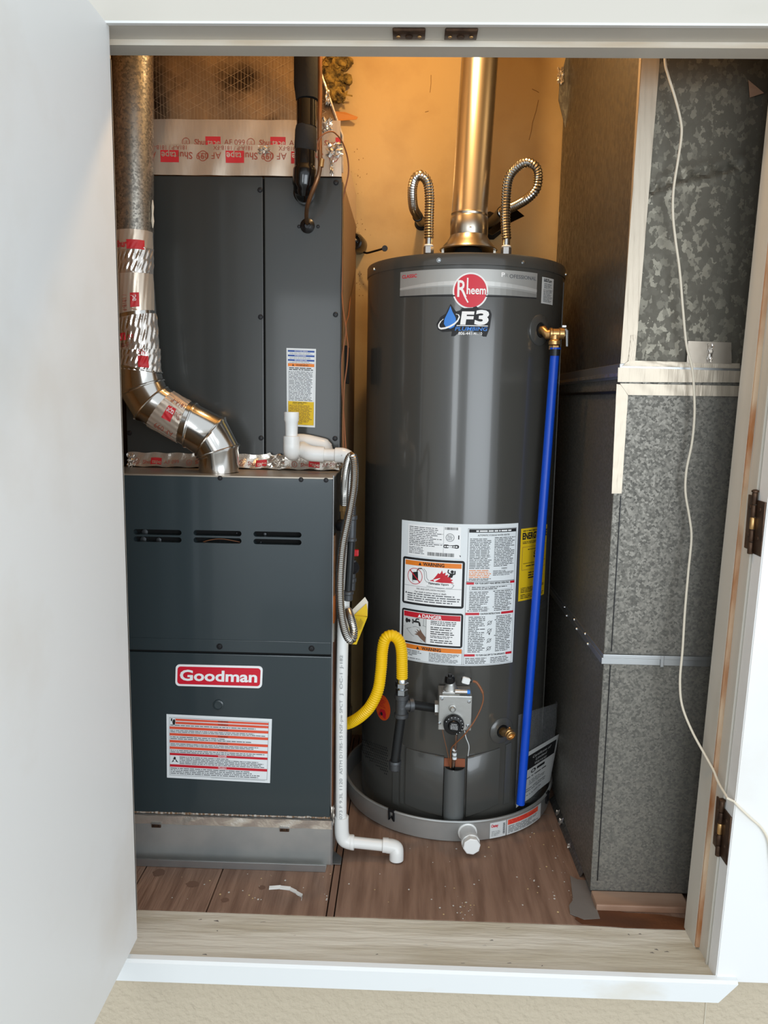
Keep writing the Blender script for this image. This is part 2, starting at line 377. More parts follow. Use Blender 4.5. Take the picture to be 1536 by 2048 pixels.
# closet floor with its boards
fl = struct(MB().box((-.80, 1.53, -.05), (.90, 2.45, -.012), 'dark_gap'), 'floor', smooth=False)
cuts = [-.80, -.592, -.410, -.1505, -.1335, .90]
for i in range(5):
    a, b = cuts[i]+.0014, cuts[i+1]-.0014
    mb = MB(); mb.box((a, 1.531, -.013), (b, 2.45, -.0004 if i % 2 else 0), 'plywood' if i != 3 else 'plywood_b', bev=.0012); mb.build('floor_board', fl, smooth=False)
kn = MB()
for px, py, rx, ry in ((385, 1768, 13, 7), (318, 1745, 12, 9), (450, 1800, 8, 5), (524, 1775, 7, 5), (1070, 1560+30, 3, 3)):
    c = PZ(px, py, .0002); n = 14
    for k_, (q, mm) in enumerate(((1.0, 'knot'),)):
        kn.add([c+V((math.cos(2*PI*j/n)*rx*.0011*q*(1+.2*math.sin(3*j)), math.sin(2*PI*j/n)*ry*.0016*q, .0002)) for j in range(n)], [tuple(range(n))], mm)
kn.build('wood_knots', fl, smooth=False)
# sill board
sill = MB()
n = 40; vs = []; fs = []
rs = random.Random(3)
sill.box((-.57, 1.385, -.022), (.625, 1.531, 0), 'sill_paint', bev=.003)
for i in range(26):          # chipped paint and checks in the board
    x = rs.uniform(-.45, .55); y = rs.uniform(1.40, 1.52); L_ = rs.uniform(.003, .012)
    a = V((x, y, .0002)); sill.add([a, a+V((L_, rs.uniform(-.003, .003), 0)), a+V((L_*.7, .0016+rs.random()*.002, 0)), a+V((0, .001, 0))], [(0, 1, 2, 3)], 'jamb_paint' if i % 3 == 0 else 'cement_patch')
struct(sill, 'trim_1', smooth=False)
# apron moulding under the sill, mitred end on the right
ap = MB()
ax0, ax1 = -.575, .621
prof = [(1.425, -.043), (1.377, -.043), (1.372, -.040), (1.372, .0), (1.376, .0055), (1.386, .0075), (1.390, .0)]
L0 = [V((ax0, y, z)) for y, z in prof]; R1 = [V((ax1+(.0+.038*min(1, (z+.043)/.035)), y, z)) for y, z in prof]
ap.add(L0+R1, [(i, (i+1) % 7, (i+1) % 7+7, i+7) for i in range(7)]+[tuple(range(6, -1, -1)), tuple(range(7, 14))], 'apron_paint')
struct(ap, 'trim_2', smooth=False)
# head of the frame: casing, jamb, stop
hd = struct(MB().box((-.60, 1.389, 1.7165), (.80, 1.394, 1.86), 'head_paint', bev=.0015), 'trim_3', smooth=False)
hj = MB(); hj.box((-.58, 1.394, 1.7135), (.70, 1.51, 1.745), 'head_paint'); hj.box((-.58, 1.3865, 1.7125), (.80, 1.396, 1.7165), 'door_paint', bev=.001)
hj = struct(hj, 'trim_4', smooth=False)
hs = MB(); hs.box((-.58, 1.4475, 1.7035), (.70, 1.488, 1.7136), 'head_paint'); hs.box((-.58, 1.4468, 1.7035), (.70, 1.4476, 1.7128), 'bare_wood_edge')
hs.build('door_stop', hj, smooth=False)
for px in (818, 922):
    c = PZ(px, 67, 1.7133); mb = MB()
    mb.box((c.x-.0275, 1.402, 1.7112), (c.x+.0275, 1.440, 1.7137), 'hinge_metal', bev=.0008)
    mb.tube([(c.x-.026, 1.4015, 1.7105), (c.x+.026, 1.4015, 1.7105)], .0032, 'hinge_metal', 10)
    for dx in (-.018, .018): mb.lathe((c.x+dx, 1.428, 1.7112), (0, 0, -1), [(.0036, 0), (.003, .0012)], 'brass', 10)
    mb.lathe((c.x, 1.43, 1.7112), (0, 0, -1), [(.007, 0), (.006, .0014)], 'hinge_metal', 14)
    mb.build('catch_plate', hj)
# right jamb, slightly out of plumb: x = .620 + .022 z
def jx(z): return .6205+.021*z
def slab(x0, x1, y0, y1, m, z0=-.001, z1=1.7135, mb=None):
    mb = mb or MB(); P = []
    for z in (z0, z1):
        for x, y in ((x0, y0), (x1, y0), (x1, y1), (x0, y1)): P.append(V((jx(z)+x, y, z)))
    return mb.add(P, [(0, 1, 2, 3), (7, 6, 5, 4), (0, 4, 5, 1), (1, 5, 6, 2), (2, 6, 7, 3), (3, 7, 4, 0)], m)
jb = slab(0, .06, 1.4245, 1.532, 'jamb_paint')
jb = struct(jb, 'trim_5', smooth=False)
slab(-.009, .0, 1.474, 1.532, 'jamb_paint').build('door_stop', jb, smooth=False)
slab(-.0085, .001, 1.4685, 1.4745, 'rust_line', z0=.004).build('rusty_seam', jb, smooth=False)
slab(-.0035, .0, 1.4245, 1.4310, 'jamb_paint').build('edge_bead', jb, smooth=False)
slab(-.001, .0, 1.505, 1.508, 'head_paint', z0=0).build('scribed_line', jb, smooth=False)
# left jamb (mostly behind the open door)
struct(MB().box((-.60, 1.4245, 0), (-.56, 1.532, 1.7135), 'jamb_paint'), 'trim_6', smooth=False)
# left door leaf, open at right angles
dl = MB(); a0 = V((-.514, 1.402, 0)); ang = math.radians(.2)
dl.box((-.549, .72, .030), (-.514, 1.402, 1.7145), 'door_paint', bev=.0016)
for z0 in (.3, 1.3): pass
struct(dl, 'door_1', smooth=False)
# right door leaf, folded right back beside the wall
d2 = MB()
P = []
for z in (-.0045, 1.7125):
    for x, y in ((0, 1.3835), (.55, 1.3835), (.55, 1.4225), (0, 1.4225)): P.append(V((jx(z)+x, y, z)))
bm = bmesh.new(); vv = [bm.verts.new(p) for p in P]
for f in [(0, 3, 2, 1), (4, 5, 6, 7), (0, 1, 5, 4), (1, 2, 6, 5), (2, 3, 7, 6), (3, 0, 4, 7)]: bm.faces.new([vv[i] for i in f])
bmesh.ops.bevel(bm, geom=bm.edges[:], offset=.0018, segments=2, affect='EDGES')
d2.bm(bm, 'door_paint'); d2 = struct(d2, 'door_2', smooth=False)
for pz0, pz1 in ((PX(1507, 986, .641).z, PX(1488, 1094, .639).z), (PX(1445, 1600, .627).z, PX(1435, 1700, .625).z)):
    z0, z1 = min(pz0, pz1), max(pz0, pz1); x = jx((z0+z1)/2)
    h = MB(); h.box((x-.0022, 1.4265, z0), (x+.001, 1.4570, z1-.004), 'hinge_metal', bev=.0006)
    for zz in (.25, .75): h.lathe((x-.0022, 1.445, z0+(z1-z0)*zz), (-1, 0, 0), [(.0042, 0), (.003, .0012)], 'hinge_metal', 10)
    h = h.build('hinge', d2)
    g = MB(); g.box((x-.0022, 1.388, z0-.004), (x+.001, 1.4195, z1-.010), 'hinge_metal', bev=.0006)
    for zz in (.25, .75): g.lathe((x-.0022, 1.404, z0+(z1-z0)*zz), (-1, 0, 0), [(.0042, 0), (.003, .0012)], 'hinge_metal', 10)
    g.build('hinge_leaf', h)
    k = MB(); L_ = (z1-z0+.010)/5
    for i in range(5): k.lathe((x-.005, 1.4232, z0-.006+i*L_), (0, 0, 1), [(.0046, .0006), (.0052, .002), (.0052, L_-.002), (.0046, L_-.0006)], 'brass' if i == 2 else 'hinge_metal', 14)
    k.lathe((x-.005, 1.4232, z1+.004), (0, 0, 1), [(.0066, 0), (.0066, .003), (.003, .005)], 'hinge_metal', 14); k.build('hinge_barrel', h)

# ================================================================== FURNACE
fur = thing('furnace', 'dark blue-grey gas furnace cabinet with red badge and two slotted door panels', 'furnace', (-.43, 2.05, .112))
MB().box((FX0, FY+.022, .1135), (FX1, 2.42, .924), 'galv_dark', bev=.002).build('casing', fur, smooth=False)
tp = MB(); tp.box((FX0-.001, FY-.001, .9225), (FX1+.001, 1.93, .9262), 'silver_tape', bev=.001)
tp.build('top_panel', fur, smooth=False)
def ff(u, v, h): return V((u, FY+.022-h, v))        # front plane mapping, h towards the camera
zs = .5145
holes = []
def sl(px0, px1, py): 
    a = PY(px0, py, FY); b = PY(px1, py, FY); return (a.x, b.x, (a.z+b.z)/2)
for px0, px1, py in ((267, 363, 1064.5), (387, 483, 1066.5), (507, 603, 1069), (267, 363, 1079), (387, 483, 1081), (507, 603, 1084)):
    x0, x1, z = sl(px0, px1, py); holes.append(rrect(x0, z-.0062, x1, z+.0062, .0061, 5))
up = MB(); plate(rrect(FX0, zs+.004, FX1, .9225, .003), holes, .022, 'furnace_paint', up, ff)
up.build('upper_door', fur, ang=.4)
lip = MB(); lip.box((FX0+.001, FY-.0016, zs+.0042), (FX1-.001, FY+.001, zs+.033), 'furnace_paint', bev=.0012)
lip.build('door_lip', fur, smooth=False)
lo = MB(); lo.box((FX0, FY+.002, .1165), (FX1, FY+.022, zs-.002), 'furnace_paint', bev=.0025)
lo.build('lower_door', fur, smooth=False)
MB().box((FX0+.004, FY+.008, zs-.003), (FX1-.004, FY+.021, zs+.006), 'black_void').build('door_gap', fur, smooth=False)
# inside seen through the slots
cav = MB(); cav.box((FX0+.03, FY+.0215, .76), (FX1-.03, FY+.0225, .83), 'black_void'); cav.build('burner_opening', fur, smooth=False)
bn = MB()
for px, py, dx in ((287, 1079, .012), (318, 1080, .010), (290, 1064, .012), (530, 1068, .006), (474, 1066, .003), (522, 1084, .003)):
    c = PY(px, py, FY+.018); bn.lathe((c.x, FY+.020, c.z), (0, -1, 0), [(dx*.6, 0), (dx*.6, .004), (dx*.3, .005)], 'cast_iron', 10)
bn.tube(cr(pts_y([(400, 1086, FY+.014), (420, 1080, FY+.012), (445, 1078, FY+.012), (480, 1084, FY+.014)]), 6), .0009, 'wire_brown', 6)
bn.build('burner_parts', fur)['kind'] = 'stuff'
for px, py, yy, r in ((439, 1293, FY-.0018, .0058), (623, 1297, FY-.0018, .0058)): screw(fur, PY(px, py, yy), (0, -1, 0), r)
for px, py in ((440, 957), (602, 957), (652, 956)):
    p = PY(px, py, FY-.001); screw(fur, (p.x, FY-.0008, .9205), (0, -1, 0), .0045)
# badge
def fq(px0, py0, px1, py1, px2, py2, px3, py3, y): return quad(PY(px0, py0, y), PY(px1, py1, y), PY(px2, py2, y), PY(px3, py3, y))
bf = fq(352, 1328, 526, 1332, 524, 1376, 351, 1371, FY+.0018)
bd = MB(); plate([(x/174, y/43) for x, y in rrect(0, 0, 174, 43, 8)], [], .0022, 'white_ink', bd, bf); bd = bd.build('badge', fur)
D = Decal(174, 43, lambda u, v, h: bf(u, v, h+.0021)); D.fan(rrect(4, 4, 170, 39, 6), 'badge_red', 1)
D.text('Goodman', 9, 31, 20.5, 'white_ink', 3, w=155, bold=.028); D.build('badge_lettering', bd)
sg = MB(); c = PY(437, 1410, FY+.001); sg.lathe(c, (0, -1, 0), [(.0125, 0), (.0125, .002), (.0095, .003), (.009, .0012), (.0005, .0010)], 'furnace_paint', 28)
sg.build('sight_glass', fur)
# warning label lower door
lf = fq(333, 1428, 544, 1438, 540, 1566, 334, 1555, FY+.0018)
lb = sheet(lf, 'paper_white').build('warning_label', fur, smooth=False)
D = Decal(210, 128, lambda u, v, h: lf(u, v, h+.0004))
D.frame(6, 6, 204, 122, .5, 'ink_grey', 1)
for y0, y1, cc in ((8, 12, 0), (14, 18.5, 0), (24, 29, 0), (37, 42, 0), (51, 56, 0), (64, 69, 0), (77, 81.5, 1), (100, 105, 1)):
    D.rect(18 if y0 < 20 else 6.5, y0, 203.5, y1, 'ink_red' if cc else 'ink_vermil', 2)
    D.text('PELIGRO' if y0 == 100 else 'DANGER' if y0 == 77 else 'WARNING', 113, y1-1, 3, 'white_ink' if cc else 'ink', 3, al='c', bold=.01)
for i, (y0, y1) in enumerate(((19.5, 23), (30, 36), (43, 50), (57, 63), (70, 76.5))): D.micro(8, y0, 200, y1, 1 if y1-y0 < 5 else 2, 'ink_grey', seed=i)
D.micro(26, 83, 200, 99, 5, 'ink_grey', seed=8); D.micro(8, 106, 200, 120, 4, 'ink_grey', seed=9); D.rect(90, 123.5, 200, 124, 'ink_light')
D.fan([(9, 8), (12, 8), (11, 14), (9, 13)], 'ink'); D.fan([(13, 11), (16, 9), (18, 12), (17, 20), (13, 20), (12, 15)], 'ink', 3)
D.fan([(10, 96), (14, 90), (13, 88), (18, 87), (19, 90), (24, 96), (19, 94), (14, 94)], 'ink', 3); D.disc(16.5, 86.5, 2, 2, 'ink', 4, 12); D.rect(14.5, 90, 18.5, 94, 'paper_white', 5)
D.build('label_print', lb)
# foil strip at the furnace foot
rg = MB()
vs = []; fs = []; n = 90
for i in range(n+1):
    x = FX0+(FX1-FX0)*i/n
    for z in (.1125, .1185): vs.append(V((x, FY+.0035+random.uniform(-.0018, .0018), z+random.uniform(-.0006, .0006))))
fs = [(2*i, 2*i+1, 2*i+3, 2*i+2) for i in range(n)]; rg.add(vs, fs, 'rag_strip'); rg.build('gasket_strip', fur)
# ------------------------------------------------------------------ return plenum under the furnace
ba = thing('return_plenum', 'low galvanized sheet metal plenum box under the blue-grey furnace', 'plenum', (-.43, 2.0, 0))
b = MB(); b.box((FX0-.002, FY-.006, .0), (-.157, 2.42, .111), 'galv_smooth', bev=.0015); b.build('box', ba, smooth=False)
b = MB(); b.box((FX0-.002, FY-.034, .0005), (-.168, FY-.005, .0025), 'galv_smooth'); b.box((FX0-.002, FY-.036, .0005), (-.168, FY-.034, .018), 'galv_edge', bev=.0005)
b.build('bottom_flange', ba, smooth=False)
b = MB(); b.prism([(-.157, FY-.006, .002), (-.157, FY+.05, .002), (-.134, FY+.02, .002), (-.134, FY-.006, .002)], (0, 0, .002), 'galv_edge')
b.prism([(-.1575, FY-.006, .0), (-.1575, FY-.006, .111), (-.1545, FY-.006, .111), (-.1545, FY-.006, .0)], (0, -.0012, 0), 'galv_edge'); b.build('side_flange', ba, smooth=False)
def wavy(u, v, h):
    x = FX0+(-.156-FX0)*u; return V((x, FY-.0068-h-.0014*math.sin(u*41+v*3)*math.sin(u*13), .113-.021*v))
sheet(wavy, 'foil', .0005, 60, 4).build('foil_tape', ba)
for px in (313, 569):
    c = PY(px, 1652, FY-.008); m_ = MB()
    m_.box((c.x-.011, FY-.0105, .084), (c.x+.011, FY-.0068, .0935), 'hinge_metal', bev=.0006); m_.box((c.x-.012, FY-.013, .0935), (c.x+.012, FY-.007, .0955), 'galv_edge', bev=.0006)
    for dx in (-.006, .006): m_.lathe((c.x+dx, FY-.0105, .089), (0, -1, 0), [(.0018, 0), (.001, .0012)], 'black_metal', 8)
    m_.build('clip', ba)
# ------------------------------------------------------------------ evaporator coil cabinet
cab = thing('coil_cabinet', 'tall charcoal coil cabinet with two front panels above the furnace', 'cabinet', (-.43, 2.15, .926))
CZ0, CZ1 = .926, 1.611
MB().box((-.684, CABY+.012, CZ0+.0005), (FX1, 2.42, CZ1-.001), 'wall_and_lit_casing', bev=.001).build('casing', cab, smooth=False)  # tan colour stands in for warm bulb light on the cabinet side
sx = -.345
MB().box((sx-.004, CABY+.0085, CZ0+.004), (sx+.004, CABY+.0125, CZ1-.004), 'black_void').build('seam_shade', cab, smooth=False)  # black strip put in behind the panel seam as its shade
lp = MB(); lp.box((-.684, CABY-.001, CZ0+.002), (sx-.0016, CABY+.011, CZ1-.002), 'cabinet_paint', bev=.0022); lp.build('left_panel', cab, smooth=False)
rp = MB(); rp.box((sx+.0016, CABY, CZ0+.002), (FX1, CABY+.011, CZ1-.002), 'cabinet_paint', bev=.0022); rp.build('right_panel', cab, smooth=False)
for px, py in ((520, 380), (672, 365), (521, 634), (671, 629), (522, 876), (670, 877), (259, 866)):
    if px < 300 and py < 800: continue
    screw(cab, PY(px, py, CABY-.001), (0, -1, 0), .0052)
for px in (598, 636): screw(cab, PY(px, 453, CABY), (0, -1, 0), .0035)
gm = MB(); c = PY(615, 452, CABY); gm.lathe(c, (0, -1, 0), [(.017, 0), (.017, .003), (.012, .007), (.0075, .009), (.006, .004)], 'black_plastic', 26); gm.build('grommet', cab)
gm = MB(); c = PY(609, 385, CABY); gm.lathe(c, (0, -1, 0), [(.026, 0), (.026, .003), (.022, .005), (.018, .003)], 'black_plastic', 26); gm.build('large_grommet', cab)
gm = MB(); gm.box((FX1-.001, CABY+.01, CZ0+.01), (FX1+.0012, CABY+.05, CZ1-.01), 'cabinet_paint'); gm.build('corner_edge', cab, smooth=False)
# dents and smears on the left panel are relief in the paint; label on the right panel
lf2 = fq(573, 696, 632, 698, 630, 855, 574, 852, CABY-.0002)
lb = sheet(lf2, 'paper_white').build('instruction_label', cab, smooth=False)
D = Decal(58, 157, lambda u, v, h: lf2(u, v, h+.0004))
for y0 in (4, 13, 22): D.rect(3, y0, 55, y0+3.2, 'ink_blue', 2); D.micro(16, y0+.6, 42, y0+2.6, 1, 'white_ink', 3, seed=y0); D.micro(6, y0+4, 52, y0+8, 2, 'ink_light', seed=y0+1)
D.rect(3, 30, 55, 36, 'ink_orange', 2); D.text('WARNING', 31, 35, 3.6, 'ink', 3, al='c', bold=.01); D.fan([(11, 35), (13, 31), (15, 35)], 'ink', 3)
D.micro(5, 37.5, 53, 44, 2, 'ink', seed=3, fill=.5); D.micro(4, 45, 53, 105, 20, 'ink_grey', seed=4, ragged=.1)
D.rect(3, 106, 55, 153, 'yellow_paper', 2); D.micro(12, 107, 46, 112, 2, 'ink', 3, seed=5); D.micro(5, 113, 52, 151, 14, 'stain', 3, seed=6); D.frame(2.5, 3, 55.5, 153.5, .3, 'ink_light', 1)
D.build('label_print', lb)
# foil tape at the joint between the furnace and the coil cabinet
def tape_text(D, y, h, n0, step, off, flip=False, red='print_red', txt='print_brown', l=2):
    for k in range(n0):
        x = off+k*step
        D.disc(x, y-h*.5, h*.8, h*.8, txt, l, 24, rin=.84); D.text('UL', x-h*.42, y-h*.1, h*.7, txt, l, w=h*.85)
        D.text('Shur', x+h*1.7, y, h, txt, l, bold=.02); D.rect(x+h*3.9, y-h*1.5, x+h*6.9, y+h*.28, red, l); D.text('tape', x+h*4.3, y, h, 'foil_flat', l+1, bold=.01)
        D.text('AF 099', x+h*7.6, y, h, txt, l)
# runs of tape along the top edge of the furnace, standing against the cabinet front
def jt(u, v, h):
    x = -.681+(FX1+.001+.681)*u; z = .962-.033*v+.0012*math.sin(u*60); return V((x, CABY-.0025-.012*v*v-h-.0012*math.sin(u*90+v*4)*math.sin(u*23), z))
ft = sheet(jt, 'foil', .0005, 110, 5).build('joint_tape', cab)
D = Decal(430, 28, jt, seg=200); D.segv = 4; tape_text(D, 22, 7.4, 4, 107, 18, txt='print_brown', l=3); D.build('tape_print', ft)
rc = random.Random(5)
for px, w_ in ((262, .016), (552, .036), (677, .014)): crumple('crumpled_foil', cab, PY(px, 921, CABY-.013), w_, .030, .010)

# ================================================================== FOIL-WRAPPED SUPPLY PLENUM
pl = thing('supply_plenum', 'foil-faced insulated plenum with upside-down printed tape above the coil cabinet', 'duct', (-.43, 2.15, 1.6115))
def xr(z): return -.163 if z < 1.70 else -.163-(z-1.70)*.37
pw = MB(); nz = 24; nx = 30; vs = []; fs = []
for j in range(nz+1):
    z = 1.6125+(2.40-1.6125)*j/nz
    for i in range(nx+1):
        u = i/nx; x = -.69+(xr(z)+.69)*u; vs.append(V((x, CABY+.006+.004*math.sin(u*17+z*9)*math.sin(z*23+u*5), z)))
for j in range(nz):
    for i in range(nx): a = j*(nx+1)+i; fs.append((a, a+1, a+nx+2, a+nx+1))
pw.add(vs, fs, 'foil_wrap')
for z0, z1 in ((1.6125, 1.70), (1.70, 2.40)):
    pw.add([V((xr(z0), CABY+.006, z0)), V((xr(z0), 2.42, z0)), V((xr(z1), 2.42, z1)), V((xr(z1), CABY+.006, z1))], [(0, 1, 2, 3)], 'foil_flat')
pw.add([V((-.69, 2.42, 1.6125)), V((xr(1.6), 2.42, 1.6125)), V((xr(2.4), 2.42, 2.40)), V((-.69, 2.42, 2.40))], [(0, 1, 2, 3)], 'foil_flat')
pw.build('foil_wrap', pl)
sc = MB()     # reinforcing scrim threads in the facing
def zq(x, z): return V((x, CABY+.0055+.004*math.sin(((x+.69)/(xr(z)+.69))*17+z*9)*math.sin(z*23+((x+.69)/(xr(z)+.69))*5)-.0012, z))
for k in range(46):
    x = -.60+k*.0078
    if x > -.19: break
    P = [zq(x, 1.735+.55*i/16) for i in range(17)]
    for a, b in zip(P, P[1:]): sc.add([a, a+V((.0007, 0, 0)), b+V((.0007, 0, 0)), b], [(0, 1, 2, 3)], 'scrim')
for k in range(34):
    for sgn in (1, -1):
        z = 1.60+k*.022
        P = []
        for i in range(15):
            x = -.60+.40*i/14; zz = z+sgn*(x+.4)*.55
            if 1.736 < zz < 2.38 and x < xr(zz)-.005: P.append(zq(x, zz))
        for a, b in zip(P, P[1:]): sc.add([a, a+V((0, 0, .0007)), b+V((0, 0, .0007)), b], [(0, 1, 2, 3)], 'scrim')
o = sc.build('scrim_threads', pl, smooth=False); o['kind'] = 'stuff'
def t1(u, v, h): x = -.686+(-.1625+.686)*u; z = 1.678-.068*v; return V((x, CABY-.0035-h-.0018*math.sin(u*37+v*2)*math.sin(u*9+1), z))
def t2(u, v, h): x = -.686+(-.166+.686)*u; z = 1.733-.056*v; return V((x, CABY-.0015-h-.0016*math.sin(u*31+v*2)*math.sin(u*7), z))
a = sheet(t1, 'foil_flat', .0005, 90, 4).build('tape_strip', pl); b = sheet(t2, 'foil_flat', .0005, 90, 4).build('tape_strip', pl, label='upper tape strip with half covered print')
def flipuv(fn): return lambda u, v, h: fn(1-u, 1-v, h)
D = Decal(420, 52, flipuv(t1), seg=140); tape_text(D, 38.5, 11.5, 4, 122, 15, l=3)
for k in range(4): D.text('181A-P / 181B-FX', 45+k*122, 49.5, 7, 'print_brown', 3)
D.build('tape_print', a)
D = Decal(420, 44, t2, seg=140); tape_text(D, 43.5, 9.5, 3, 122, 130, l=3, txt='print_brown'); 
D.build('tape_print', b)
for px, py, y, w_, h_ in ((655, 250, CABY-.002, .022, .030), (669, 300, CABY-.008, .032, .030), (664, 335, CABY-.006, .008, .034), (528, 300, CABY-.006, .024, .016), (655, 195, CABY, .010, .03)): crumple('crumpled_foil', pl, PY(px, py, y), w_, h_, .008)
ed = MB(); ed.tube([(xr(1.70)+.001, CABY+.004, 1.62), (xr(1.70)+.001, CABY+.004, 1.70), (xr(2.0), CABY+.004, 2.0), (xr(2.35), CABY+.004, 2.35)], .0035, 'foil', 6); ed.build('edge_tape', pl)

# ================================================================== FLUE PIPE
fp = thing('furnace_flue', 'galvanized furnace flue pipe with foil-taped elbow down to the furnace top', 'pipe', (-.435, 1.80, .926))
YF = 1.80; RF = .0440
def fring(px0, py0, px1, py1, k=1.0, r=RF, n=40):
    a = PY(px0, py0, YF); b = PY(px1, py1, YF); c = (a+b)/2; h = (b-a)/2*k
    return [c+h*math.cos(2*PI*j/n)+V((0, -1, 0))*r*k*math.sin(2*PI*j/n) for j in range(n)]
top = PY(266, 118, YF)
def lerp(a, b, t): return tuple(a[i]+(b[i]-a[i])*t for i in range(4))
st = (227, 118, 305, 118); s2 = (232, 466, 306, 466); s3 = (236, 560, 306, 556); s4 = (238, 660, 313, 650)
A_ = (240, 730, 322, 745); B_ = (243, 790, 326, 760); C_ = (272, 838, 333, 775); D_ = (370, 893, 392, 808); E_ = (393, 910, 449, 836); F_ = (396, 915, 477, 890); G_ = (399, 948, 478, 943)
q = MB(); ext = (221, -250, 303, -250)
q.rings([fring(*ext), fring(*st), fring(*s2)], 'galv_pipe'); up_pipe = q.build('upright_pipe', fp)
q = MB(); q.rings([fring(*lerp(s2, s3, t)) for t in (0, .5, 1)]+[fring(*lerp(s3, s4, t)) for t in (.5, 1)]+[fring(*A_)], 'shiny_steel'); q.build('lower_pipe', fp)
for X0, X1 in ((A_, B_), (B_, C_), (C_, D_), (D_, E_), (E_, F_)):
    q = MB(); q.rings([fring(*X0, k=1.035), fring(*lerp(X0, X1, .06), k=1.035), fring(*lerp(X0, X1, .10), k=1.0), fring(*lerp(X0, X1, .9), k=.99), fring(*X1, k=1.0)], 'shiny_steel', cap=False)
    q.build('elbow_gore', fp)
q = MB(); q.rings([fring(*F_, k=1.03), fring(*lerp(F_, G_, .1), k=1.03), fring(*lerp(F_, G_, .16), k=.99), fring(*G_, k=.99)], 'shiny_steel'); q.build('collar', fp)
q = MB()
for X0 in (A_, B_, C_, D_, E_, F_):
    R = [fring(*X0, k=1.02)]; c = sum(R[0], V((0, 0, 0)))/len(R[0]); pts = R[0]+[R[0][0]]
    q.tube(pts, .0026, 'shiny_steel', 6, cap=False)
q.build('crimped_bead', fp)
def ftape(Xa, Xb, k=1.02, amp=0, seed=0, th0=.03, th1=.97):
    def fn(u, v, h):
        X = lerp(Xa, Xb, v); a = PY(X[0], X[1], YF); b = PY(X[2], X[3], YF); c = (a+b)/2; hv = (b-a)/2; t = PI*(1-(th0+(th1-th0)*u))
        wr = amp*(math.sin(u*34+v*9+seed)*math.sin(v*11+u*40+seed)+.6*math.sin(u*71+v*6+seed))
        kk = k+(h+wr)/RF; return c+hv*math.cos(t)*kk+V((0, -1, 0))*RF*kk*math.sin(t)
    return fn
bands = [((233, 466, 306, 466), (234, 505, 307, 505), 'foil_flat', .0003, 1), ((233, 500, 308, 500), (236, 552, 307, 550), 'foil_crumple', .0012, 2),
         ((236, 552, 307, 550), (238, 632, 310, 622), 'foil_flat', .0005, 3), ((238, 640, 313, 628), (240, 702, 320, 700), 'foil_crumple', .0013, 4), ((240, 696, 320, 698), (241, 738, 323, 745), 'foil_crumple', .0012, 5),
         (lerp(C_, D_, .25), lerp(C_, D_, .86), 'foil_flat', .0007, 6)]
TB = []
for a, b, mm, am, sd in bands:
    fn = ftape(a, b, 1.018, am, sd); TB.append((fn, sheet(fn, mm, .0004, 70, 26 if am > .001 else 8).build('foil_tape', fp)))
D = Decal(110, 38, TB[0][0], seg=90); D.segv = 40; D.text('Shur', 27, 34, 13, 'print_red', 3, w=26, bold=.03); D.rect(52, 20, 86, 38, 'print_red', 3); D.disc(14, 30, 8, 9, 'print_brown', 3, 24, rin=.85); D.build('tape_print', TB[0][1])
fn = TB[2][0]; D = Decal(110, 80, fn, seg=90); D.segv = 40; D.rect(56, 42, 73, 72, 'print_red', 3); D.text('pe', 61, 47, 10, 'white_ink', 4, rot=PI/2); D.text('AF', 58, 76-2, 11, 'print_brown', 4, rot=PI/2, w=14)
D.text('/ 181B-F', 40, 44, 9, 'print_brown', 4, rot=PI/2, w=34); D.text('1A-P / 1', 22, 76, 8, 'print_brown', 4, rot=-PI/2, w=34); D.build('tape_print', TB[2][1])
fn = TB[3][0]; D = Decal(110, 66, fn, seg=90); D.segv = 40; D.rect(12, 32, 42, 47, 'print_red', 4); D.text('pe', 18, 44, 10, 'white_ink', 6, bold=.02); D.text('nt', 46, 44, 10, 'print_red', 6); D.text('181B-F', 14, 61, 9, 'print_brown', 5); D.build('tape_print', TB[3][1])
fn = TB[4][0]; D = Decal(110, 40, fn, seg=90); D.segv = 40; D.rect(62, 14, 80, 34, 'print_red', 4); D.text('Sh', 64, 12, 9, 'print_red', 5); D.build('tape_print', TB[4][1])
fn = TB[5][0]; D = Decal(100, 70, fn, seg=90); D.segv = 40; D.rect(44, 24, 66, 48, 'print_red', 3); D.text('AF 099', 30, 62, 11, 'print_brown', 4, rot=-PI/2*.98); 
D.text('Shur', 62, 66, 10, 'print_brown', 4, rot=-PI/2, w=20); D.text('tape', 62, 46, 9, 'white_ink', 5, rot=-PI/2, w=20); D.text('181A-P', 80, 66, 8, 'print_brown', 4, rot=-PI/2, w=46); D.build('tape_print', TB[5][1])
ck = MB(); P = [PY(306+random.uniform(-1, 1), 460+i*14-60, YF-.01) for i in range(5)]; ck.tube(P, [.001, .003, .002, .0035, .001], 'ivory_paper', 7); ck.build('sealant', fp)

# ================================================================== WATER HEATER
def cylpt(px, py, r=R0):
    q = ray(px, py); a = q.x**2+q.y**2; b = -2*(q.x*AX+q.y*AY); c = AX**2+AY**2-r*r
    t = (-b-math.sqrt(max(0, b*b-4*a*c)))/(2*a); return CAM+q*t
def cang(px, py): p = cylpt(px, py); return math.atan2(p.x-AX, -(p.y-AY)), p.z
def CP(t, z, h=0): return V((AX+(R0+h)*math.sin(t), AY-(R0+h)*math.cos(t), z))
def cmap(t0, t1, z0, z1, base=0): return lambda u, v, h: CP(t0+(t1-t0)*u, z0+(z1-z0)*v, h+base)
def rad(x): return math.radians(x)
wh = thing('water_heater', 'tall dark grey cylindrical gas water heater standing in a round metal pan', 'water heater', (AX, AY, .008))
N_ = 128
j_ = MB(); j_.lathe((AX, AY, 0), (0, 0, 1), [(R0-.004, .012), (R0, .016), (R0, 1.412), (R0-.003, 1.413)], 'heater_paint', N_); j_.build('jacket', wh)
